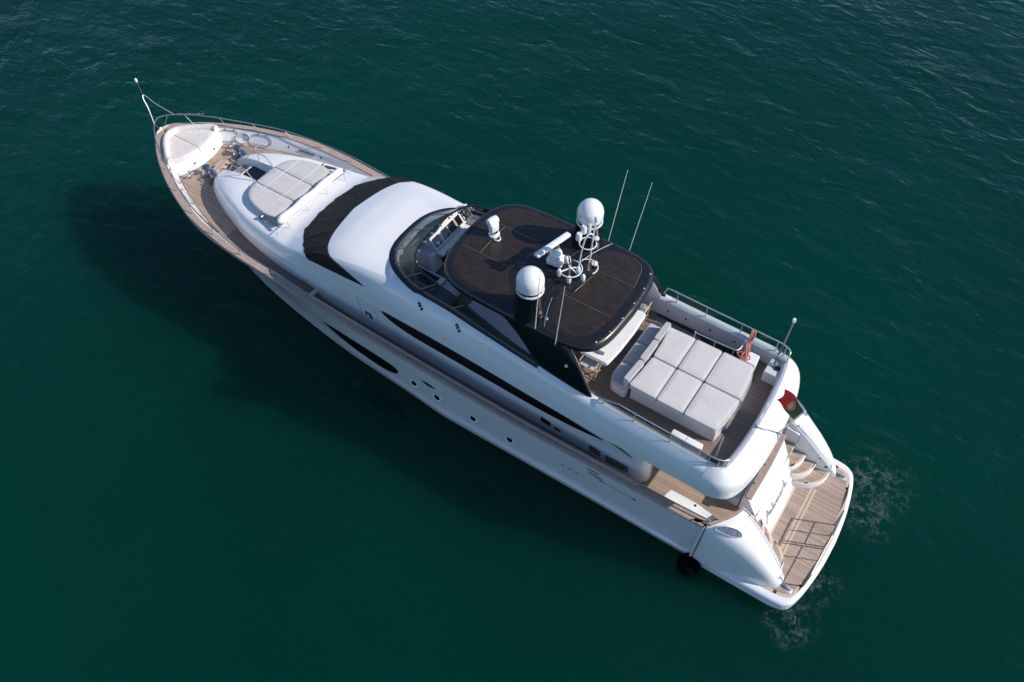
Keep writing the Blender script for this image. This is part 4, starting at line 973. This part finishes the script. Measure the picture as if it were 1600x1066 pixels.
# oval rails and hawse openings on the inner bulwark
def bw(x, v, off=.02):
    a = Vector((x, yin(x), zg(x)-.04)); b = Vector((x, ydk(x), zd(x)+.04)); p = a.lerp(b, v); return Vector((p.x, p.y-off, p.z+off))
for sd in (1, -1):
    for cx in (25.55, 24.35):
        L = [bw(cx+.40*math.copysign(abs(math.cos(a))**.7, math.cos(a)), .5+.40*math.copysign(abs(math.sin(a))**.7, math.sin(a)), .035) for a in lin(0, 2*math.pi, 33)[:-1]]
        o = MB().tube([(p.x, sd*p.y, p.z) for p in L], .017, 6, closed=True).build('fender_hoop', 'steel', Y)
        for dx in (-.15, .15):
            p = bw(cx+dx, .06, .03); MB().box((p.x, sd*p.y, p.z), (.05, .05, .06), r=.01).build('hoop_bracket', 'steeld', o)
    L = [bw(26.08+.19*math.copysign(abs(math.cos(a))**.5, math.cos(a)), .42+.28*math.copysign(abs(math.sin(a))**.5, math.sin(a)), .012) for a in lin(0, 2*math.pi, 25)[:-1]]
    c_ = sum(L, Vector())/24
    h_ = MB().add([(p.x, sd*p.y, p.z) for p in L+[c_]], [(i, (i+1) % 24, 24) for i in range(24)]).build('hawse_opening', mat('dark_green_opening', (.004, .022, .019), .4), Y)
    for dx in (-.06, .06): 
        a = bw(26.08+dx, .15, .03); b = bw(26.02+dx, .85, .05); MB().tube([(a.x, sd*a.y, a.z), (b.x, sd*b.y, b.z)], .022, 6).build('roller', 'steel', h_)
    for x in (23.3, 21.9):
        p = bw(x, .6, .005); MB().lathe([(0, .015), (.035, .01), (.04, 0)], (p.x, sd*p.y, p.z), 10, (0, -sd, .5)).build('drain', 'black', Y)
    a, b = bw(22.85, .62, .02), bw(22.2, .62, .02); MB().tube([(a.x, sd*a.y, a.z), (b.x, sd*b.y, b.z)], .028, 6).build('deck_cleat', 'steeld', Y)
# notch liner, companion hatch and steps
def zs_(x, y): return surf_at_y(x, y)
nl = MB(); xsN = lin(NX0, 24.40, 14)
for y in (NYA, NYB): nl.grid([[(x, y, zs_(x, y)+.001), (x, y, min(zs_(x, y), 3.16))] for x in xsN])
nl.grid([[(NX0, y, zs_(NX0, y)), (NX0, y, 3.16)] for y in lin(NYA, NYB, 4)])
nl = nl.build('companionway', 'gel', Y)
MB().prism(rect(NX0, 23.36, NYA, NYB, .01), 3.10, 3.70).build('hatch_surround', 'gel', nl)
MB().prism(rect(22.62, 23.28, NYA+.08, NYB-.10, .03), 3.6, 3.712).build('hatch_opening', mat('blue_black_opening', (.006, .009, .014), .25), nl)
MB().prism(rect(23.36, 23.86, NYA, NYB, .01), 3.10, 3.52).build('step', 'gel', nl); MB().prism(rect(23.40, 23.82, NYA+.06, NYB-.06, .02), 3.5, 3.532).build('step_tread', 'teak', nl)
for (y0, yy) in ((NYA-.04, -1), (NYB+.06, 1)):
    P = [(23.66, y0, zs_(23.66, y0)), (23.34, y0, 4.30), (23.26, y0, 4.33), (22.62, y0, 4.38), (22.54, y0, 4.35), (22.30, y0, zs_(22.30, y0))]
    h_ = MB().tube(P, .018, 6).tube([(23.0, y0, zs_(23.0, y0)), (23.0, y0, 4.38)], .014, 6).build('hatch_handrail', 'steel', nl)
# windlasses and anchor lid
for (wx, wy) in ((24.42, -.98), (24.58, .46)):
    w_ = MB().lathe([(.17, 0), (.17, .05), (.10, .08), (.08, .22), (.12, .28), (.13, .33), (.07, .36), (0, .36)], (wx+.28, wy-.02, zd(24.4)+.005), 20)
    w_.lathe([(0, -.20), (.09, -.20), (.12, -.05), (.12, .06), (.07, .12), (.07, .2), (0, .2)], (wx, wy, zd(24.4)+.18), 18, (.9, -.35, 0)); w_.box((wx-.02, wy, zd(24.4)+.05), (.36, .26, .1), rz=-.3, r=.02)
    wc_ = (wx, wy, zd(24.4)); w_ = w_.scale(wc_, 1.2).build('windlass', mat('chrome', (.50, .51, .53), .22, metal=1.0), Y)
    b = MB(); b.lathe([(.12, -.03), (.15, 0), (.12, .03)], (wx-.06, wy+.16, zd(24.4)+.2), 16, (.3, 1, 0)); b.tube(cr([(wx+.1, wy+.12, 3.3), (wx-.12, wy+.2, 3.28), (wx-.24, wy+.12, 3.24), (wx-.3, wy-.05, 3.22)], 4), .03, 6); b.scale(wc_, 1.2).build('chain_gypsy', 'steeld', w_)
    MB().tube([(wx-.3, wy+.02, 3.2), (wx-.16, wy+.2, 3.22), (wx-.1, wy+.3, 3.19)], .03, 6).scale(wc_, 1.2).build('chain_stopper', 'steeld', w_)
MB().lathe([(.03, 0), (.05, .05), (.03, .28), (.05, .33), (0, .36)], (25.25, .95, 3.2), 12).box((25.25, .95, 3.36), (.05, .30, .05), r=.015).build('mooring_post', 'steel', Y)
MB().lathe([(.03, 0), (.05, .05), (.03, .28), (.05, .33), (0, .36)], (25.2, -1.15, 3.2), 12).box((25.2, -1.15, 3.36), (.05, .30, .05), r=.015).build('mooring_post', 'steel', Y)
al = MB().prism(rpoly([(25.05, -.02), (25.02, -.40), (24.82, -.52), (24.62, -.30), (24.66, .20), (24.86, .26)], .06), 3.18, 3.235, .01).build('anchor_locker_lid', 'teakx', Y)
MB().box((24.84, -.13, 3.24), (.07, .62, .012), rz=.12).build('lid_strip', 'cap', al)
for p in ((25.0, .05), (24.68, -.3)): MB().lathe([(0, .03), (.05, .02), (.055, 0)], (p[0], p[1], 3.235), 10).build('lid_latch', 'steeld', al)
# bow sofa moulding
bs = [(27.28, 0), (27.12, .38), (26.8, .70), (26.4, 1.0), (26.1, 1.20), (25.9, 1.25), (25.74, 1.12), (25.58, .7), (25.5, .3), (25.48, 0)]
sofa = MB().prism(sym([(v.x, v.y) for v in cr([(x, y, 0) for x, y in bs], 3)]), 3.12, 3.64, .06).build('bow_sofa', 'nonskid', Y)
for yy in (-.55, .45): MB().lathe([(0, .012), (.03, .01), (.035, 0)], (25.50, yy, 3.45), 10, (-1, 0, 0)).build('sofa_light', 'black', sofa)
# foredeck bimini struts and tie-down rail behind the sunpad
for sd in (1, -1):
    s_ = MB().tube([(20.75, sd*1.60, 4.12), (20.15, sd*1.66, 4.20), (19.75, sd*1.70, 4.28)], .04, 7).tube([(20.55, sd*1.52, 4.16), (20.10, sd*1.56, 4.30), (19.85, sd*1.62, 4.32)], .035, 7); s_.lathe([(.07, -.05), (.07, .05)], (20.72, sd*1.6, 4.13), 10, (0, 1, 0)); s_.build('folded_strut', 'steeld', Y)
tr = MB().tube(cr([(19.62, 1.95, 4.12), (19.60, 1.80, 4.30), (19.58, 0, 4.40), (19.60, -1.80, 4.30), (19.62, -1.95, 4.12)], 8), .014, 6)
for yy in (1.45, .5, -.5, -1.45): tr.tube([(19.58, yy, 4.36), (19.52, yy, 4.14)], .012, 5)
tr.build('tie_rail', 'steel', Y)

# ---------------------------------------------------------------- loose things
def child(b, name, m, par, **k):
    o = b.build(name, m, par, **k); o.matrix_parent_inverse = Matrix.Translation(-par.location); return o
def thing(o, label, cat, group=None): return tag(o, label, cat, group)
G1 = 'sun cushions on the flybridge sunbed'
cx_ = [((5.70, 6.48, 6.56, 1), 'front'), ((4.86, 5.68, 5.68, 0), 'middle'), ((3.70, 4.84, 4.84, 2), 'aft')]
for row, (x0, x1) in (('front', (5.71, 6.5)), ('middle', (4.86, 5.68)), ('aft', (3.78, 4.83))):
    for sd in (1, -1):
        if row == 'front': o_ = [(x0, .015), (x0, 1.27), (6.56, 1.25), (6.50, .7), (6.46, .015)]
        elif row == 'aft': o_ = [(x1, .015), (x1, 1.29), (3.86, 1.29), (3.76, .7), (3.71, .015)]
        else: o_ = [(x0, .015), (x0, 1.28), (x1, 1.28), (x1, .015)]
        cx0 = (x0+x1)/2
        zf = lambda x, y, cx0=cx0, sd=sd: .010*max(0, 1-((x-cx0)/.5)**2)*max(0, 1-((abs(y)-.64)/.66)**2)
        P = [Vector((a, sd*b)) for a, b in rpoly(o_, .07)]; c_ = sum(P, Vector((0, 0)))/len(P)
        b = MB(); rows = []
        for q, z in ((1.0, 4.73), (1.0, 4.855), (.994, 4.88), (.982, 4.895), (.96, 4.90), (.7, 4.90), (.45, 4.9), (.2, 4.9), (.02, 4.9)):
            rr_ = []
            for p in P:
                x, y = c_+(p-c_)*q; rr_.append((x, y, z+(zf(x, y)+.005*math.sin(9*x+5*y+sd*3+x0)*math.sin(7*y-2*x) if z > 4.87 else 0)))
            rows.append(rr_)
        b.grid(rows, cv=True); n = len(P); o = len(b.v)-n; b.f.append(tuple(range(o, len(b.v)))); b.f.append(tuple(range(n)))
        ob = b.build('sun_cushion', 'cush', None, sharp=50)
        where = {'front': 'nearest the grey sofa', 'middle': 'in the middle row', 'aft': 'nearest the flagstaff'}[row]
        side = 'long white box side' if sd > 0 else 'stair rail side'
        thing(ob, 'pale grey sun cushion %s, %s' % (where, side), 'cushion', G1)
        child(MB().tube([(c_.x+(p.x-c_.x)*.985, c_.y+(p.y-c_.y)*.985, 4.896) for p in P], .009, 5, closed=True), 'piping', 'cush2', ob)
        if row == 'aft' and sd > 0: MB().box((4.42, .55, 4.912), (.12, .02, .012), r=.004).build('care_tag', 'whitef', ob).matrix_parent_inverse = Matrix.Translation(-ob.location)
def fixpar(o):
    return o
def cushion(out, z0, z1, name, m):
    P = [Vector(p) for p in out]; c = sum(P, Vector((0, 0)))/len(P); b = MB(); h = z1-z0
    rows = [[(*(c+(p-c)*q), z0+h*z) for p in P] for q, z in ((1, 0), (1, .74), (.995, .88), (.983, .97), (.965, 1.0), (.7, 1.005), (.4, 1.0), (.1, 1.0), (.01, 1.0))]
    b.grid(rows, cv=True); n = len(P); o = len(b.v)-n; b.f.append(tuple(range(o, len(b.v)))); b.f.append(tuple(range(n)))
    return b.build(name, m, None, sharp=55)
G2 = 'seat cushions of the grey flybridge sofa'
for y0, y1, lab in ((.42, 1.24, 'rounded end seat cushion of the grey sofa nearest the black arch'), (-.44, .40, 'middle seat cushion of the grey sofa between two others'), (-1.28, -.46, 'end seat cushion of the grey sofa nearest the stair rail, half sunlit')):
    o_ = [(7.20, y0), (7.20, y1-(.2 if y1 > 1 else 0)), (7.08 if y1 > 1 else 7.20, y1), (6.70, y1), (6.70, y0)]
    thing(cushion(rpoly(o_, .07), 4.49, 4.64, 'seat_cushion', 'cush2'), lab, 'cushion', G2)
G3 = 'bolsters along the back of the grey flybridge sofa'
for y0, y1, lab in ((.36, 1.22, 'grey sofa bolster beside the sun cushions, curved end nearest the arch'), (-.52, .34, 'middle grey sofa bolster between the sofa and the sun cushions'), (-1.32, -.54, 'sunlit sofa bolster nearest the stair rail')):
    o_ = [(6.72, y0), (6.74 if y1 < 1 else 6.78, y1), (6.56 if y1 < 1 else 6.60, y1), (6.54, y0)]
    thing(cushion(rpoly(o_, .07), 4.50, 4.99, 'sofa_bolster', 'cush2'), lab, 'cushion', G3)
# foredeck sunpad
G4 = 'foredeck sunpad cushions'
def pady(x): return F((20.13, 1.30), (20.25, 1.42), (20.6, 1.49), (20.9, 1.46), (21.5, 1.30), (21.85, 1.06), (22.0, .80), (22.06, .5))(x)
for k, lab in ((0, 'middle light grey sunpad cushion behind the open bow hatch'), (1, 'light grey foredeck sunpad cushion on the shaded teak walkway side'), (-1, 'light grey foredeck sunpad cushion on the side away from the shaded walkway')):
    if k == 0: o_ = [(20.13, -.465), (20.13, .465), (22.06, .465), (22.06, -.465)]
    else: o_ = [(20.13, k*.485)]+[(x, k*pady(x)) for x in (20.13, 20.17, 20.25, 20.4, 20.6, 20.9, 21.2, 21.5, 21.7, 21.85, 21.95, 22.02, 22.06)]+[(22.06, k*.485)]
    thing(cushion(rpoly(o_, .06, 3), 3.98, 4.25, 'sunpad_cushion', 'pad'), lab, 'cushion', G4)
G5 = 'white straps across the foredeck sunpad'
for x, lab in ((21.55, 'narrow white strap across the foredeck sunpad, nearer the bow hatch'), (20.72, 'narrow white strap across the foredeck sunpad, nearer the rolled cover')):
    w = pady(x); P = [(x, -w-.012, 4.05), (x, -w-.008, 4.22), (x, -w+.05, 4.258), (x, w-.05, 4.258), (x, w+.008, 4.22), (x, w+.012, 4.05)]
    thing(MB().grid([[(p[0]+d, p[1], p[2]) for d in (-.018, .018)] for p in P]+[]).build('tie_strap', 'alu', None), lab, 'strap', G5)
# rolled white cover behind the sunpad
b = MB(); n = 60; pts = []; rad_ = []
for i in range(n+1):
    y = 1.62-3.26*i/n; pts.append((19.86, y, 4.34)); s = abs(math.sin(i*.9))*.012; e = min(i, n-i); rad_.append((.13+s+.02*math.sin(i*.33))*min(1, .45+e*.2))
b.tube(pts, rad_, 14); thing(b.build('rolled_cover', 'whitef', None, sharp=80), 'long white rolled up fabric cover behind the foredeck sunpad', 'cover')
# bow sofa cushions
G6 = 'cream cushions of the bow sofa'
fro = F((0, 27.28), (.38, 27.12), (.70, 26.8), (1.0, 26.4), (1.2, 26.08))
for sd, lab in ((-1, 'on the side of the oval hoops in the sun'), (1, 'on the side nearest the lone mooring post')):
    o_ = [(25.60, 0), (25.62, .3), (25.70, .7), (25.86, 1.05), (26.0, 1.0), (26.42, .83), (26.78, .51), (27.0, .22), (27.05, 0)]
    thing(cushion(rpoly([(x, sd*max(y, .003)) for x, y in o_], .03, 3), 3.63, 3.82, 'seat_cushion', 'cream'), 'cream bow sofa seat cushion %s' % lab, 'cushion', G6)
    inn = cr([(27.0, .005, 0), (26.93, .22, 0), (26.7, .46, 0), (26.35, .77, 0), (25.98, 1.02, 0), (25.84, 1.02, 0)], 5); out_ = cr([(27.30, .005, 0), (27.16, .36, 0), (26.84, .70, 0), (26.42, 1.01, 0), (26.12, 1.23, 0), (25.90, 1.27, 0)], 5)
    rows = []
    for a, c2 in zip(inn, out_):
        rows.append([(a.x, sd*a.y, 3.66), (a.x+(c2.x-a.x)*.05, sd*(a.y+(c2.y-a.y)*.05), 3.90), (a.x+(c2.x-a.x)*.25, sd*(a.y+(c2.y-a.y)*.25), 3.985), (a.x+(c2.x-a.x)*.6, sd*(a.y+(c2.y-a.y)*.6), 4.0), (a.x+(c2.x-a.x)*.9, sd*(a.y+(c2.y-a.y)*.9), 3.93), (c2.x, sd*c2.y, 3.80), (c2.x, sd*c2.y, 3.6)])
    b = MB().grid(rows); b.f.append(tuple(range(7))); b.f.append(tuple(range(len(b.v)-7, len(b.v)))); thing(b.build('back_cushion', 'cream', None, sharp=60), 'cream padded bow sofa backrest %s' % lab, 'cushion', G6)
# white covered dining table
tb_o = [(8.34, -1.28), (8.40, 0), (8.32, .98), (7.45, .96), (7.38, .3), (7.36, -.5), (7.40, -1.27)]
T = thing(empty('dining_table', (7.9, 0, 4.2)), 'flybridge dining table under a white cover, half under the black roof', 'table')
child(MB().prism(rpoly(tb_o, .1), 4.84, 4.90, .01), 'tabletop', 'wood', T)
for x in (7.75, 8.05):
    for yy in (-.5, .5): child(MB().lathe([(.16, 0), (.05, .04), (.05, .64)], (x, yy, 4.2), 12), 'leg', 'steel', T)
big_ = rpoly([(x+(.02 if x > 7.9 else -.02), y+(.03 if y > 0 else -.03)) for x, y in tb_o], .10, 5)
thing(MB().prism(big_, 4.80, 4.925, .03, 4).build('table_cover', 'whitef', None, sharp=50), 'plain white fitted cover on the flybridge table beside the black roof edge', 'table cover')
def chair(loc, rz, lab):
    T = thing(empty('folding_chair', loc), lab, 'chair', 'folding wooden chairs at the ends of the white table')
    T.rotation_euler = (0, 0, rz)
    fr = MB()
    for s in (-.26, .26):
        fr.tube([(s, -.22, 0), (s, .22, .44)], .018, 6).tube([(s, .22, 0), (s, -.22, .44)], .018, 6).tube([(s, -.24, .62), (s, .24, .62)], .022, 6).tube([(s, -.2, .44), (s, -.2, .62)], .016, 6).tube([(s, .2, .44), (s, .26, .85)], .016, 6)
    fr.tube([(-.26, -.22, .02), (.26, -.22, .02)], .016, 6).tube([(-.26, .22, .02), (.26, .22, .02)], .016, 6)
    o = fr.build('frame', 'wood', T)
    MB().box((0, 0, .44), (.50, .44, .02), r=.006).build('seat', 'cush2', T)
    MB().box((0, .25, .76), (.50, .02, .20), r=.006).build('backrest', 'cush2', T)
chair((7.93, 1.02, 4.2), R(180), 'folding chair with pale wood frame, at the table end nearest the black arch leg')
chair((7.75, -1.62, 4.2), R(0), 'folding chair with pale wood frame, at the table end near the deck slot')
# boxes, rope, fender, coil
bx1 = MB().box((4.43, 1.82, 4.43), (.92, .23, .46), r=.03).build('deck_box', 'gel', None); thing(bx1, 'long low white box against the smoked glass rail beside the sunbed', 'box')
MB().box((4.43, 1.82, 4.662), (.012, .23, .008)).build('lid_seam', 'grey', bx1).matrix_parent_inverse = Matrix.Translation(-bx1.location)
bx2 = MB().prism(rpoly([(4.36, -1.40), (4.22, -1.80), (3.90, -1.80), (3.86, -1.36)], .05), 4.2, 4.82, .03).build('deck_box', 'gel', None); thing(bx2, 'upright white box below the red rope by the stair rail', 'box')
b = MB()
for k in range(9):
    o1, o2 = random.uniform(-.10, .10), random.uniform(-.07, .07)
    P = [(4.40+o1, -2.28, 5.12), (4.40+o1, -2.18, 5.24), (4.36+o1*.9, -2.02, 5.14+o2), (4.34+o2, -1.86, 4.98+o2*.5), (4.30+o1, -1.66, 4.92), (4.27+o2*1.5, -1.48, 4.88+.02*k % .05), (4.30+o1, -1.38, 4.86)]
    b.tube(cr(P, 5), .02, 6)
b.tube(cr([(4.5, -1.5, 4.88), (4.3, -1.34, 4.9), (4.1, -1.46, 4.88), (4.25, -1.6, 4.9)], 5, True), .02, 6, closed=True)
thing(b.build('rope_bundle', 'rope', None), 'bundle of red and white rope hung over the flybridge rail', 'rope')
fd = MB().lathe([(.36*math.sin(R(a))*(1.0), -.36*math.cos(R(a))) for a in range(0, 176, 8)]+[(.05, .37), (.05, .42), (0, .42)], (3.02, 2.99, .36), 28).build('ball_fender', 'rubber', None)
thing(fd, 'black round fender hanging on a rope beside the stern at the waterline', 'fender')
b = MB().tube([(3.02, 2.99, .74), (3.0, 2.96, 1.6), (2.97, 2.94, 2.60), (2.97, 2.86, 2.80)], .016, 6)
b.tube(cr([(2.97, 2.88, 2.82), (3.12, 2.86, 2.86), (3.3, 2.9, 2.84), (3.32, 2.84, 2.8), (3.1, 2.8, 2.86)], 5), .022, 6)
b.build('fender_line', 'rubber', fd).matrix_parent_inverse = Matrix.Translation(-fd.location)
b = MB()
for k in range(5):
    r = .14+.03*k; L = [Vector((24.98+r*math.cos(a), 0, 0)) for a in lin(0, 6.28, 25)[:-1]]
    P = []
    for a in lin(0, 2*math.pi, 25)[:-1]:
        p = bw(24.98+r*math.cos(a)*(1+.1*math.sin(3*k)), .55+r*1.5*math.sin(a), .03+.012*k); P.append((p.x, -p.y, p.z))
    b.tube(P, .016, 6, closed=True)
b.tube(cr([(24.9, -1.72, 3.3), (24.6, -1.75, 3.2), (24.45, -1.6, 3.19)], 4), .016, 6)
thing(b.build('coiled_rope', 'ropew', None), 'white coiled mooring rope between two oval hoops at the bow', 'rope')
# the flag
h0, h1 = Vector((2.225, .1, 5.28)), Vector((2.08, .1, 5.83))
def flag(u, v):
    base = h0.lerp(h1, v); d = Vector((.74, -.66, 0)); dist = .95*u-.05*u*math.sin(v*3.1)
    return base+d*dist+Vector((.3, .35, .2))*.20*math.sin(u*5.6+v*.8)*u**.8+Vector((0, 0, -.26*u*u-.10*u*(1-v)))+Vector((.5, .5, .1))*.06*math.sin(v*4+u*3)*u
nu, nv = 40, 18; b = MB().grid([[flag(i/nu, j/nv) for j in range(nv+1)] for i in range(nu+1)])
fg = b.build('ensign_flag', ['green', 'red'], None, sharp=180)
for p in fg.data.polygons:
    c_ = (Vector(p.center)+fg.location); 
    p.material_index = 0 if p.index//nv < nu*0.42 else 1
thing(fg, 'green and red flag with a round yellow emblem flying from the stern flagstaff', 'flag')
def disc(r, m, off, cu=.42, cv=.5, name='emblem'):
    rows = []
    for rr_ in (r, r*.5, r*.02): rows.append([flag(cu+rr_*math.cos(a)*.62, cv+rr_*math.sin(a)*1.1) for a in lin(0, 2*math.pi, 25)[:-1]])
    n_ = (flag(cu+.05, cv)-flag(cu, cv)).cross(flag(cu, cv+.05)-flag(cu, cv)).normalized(); b = MB()
    for s in (1, -1): b.grid([[p+n_*off*s for p in r_] for r_ in rows], cv=True)
    return child(b, name, m, fg, sharp=180)
disc(.27, 'yellow', .006); disc(.17, 'red', .010, name='shield'); disc(.125, 'alu', .014, name='shield')
for du, dv in ((0, 0), (.035, 0), (-.035, 0), (0, .07), (0, -.07)): disc(.028, 'blue', .018, .42+du, .5+dv, 'shield_dot')
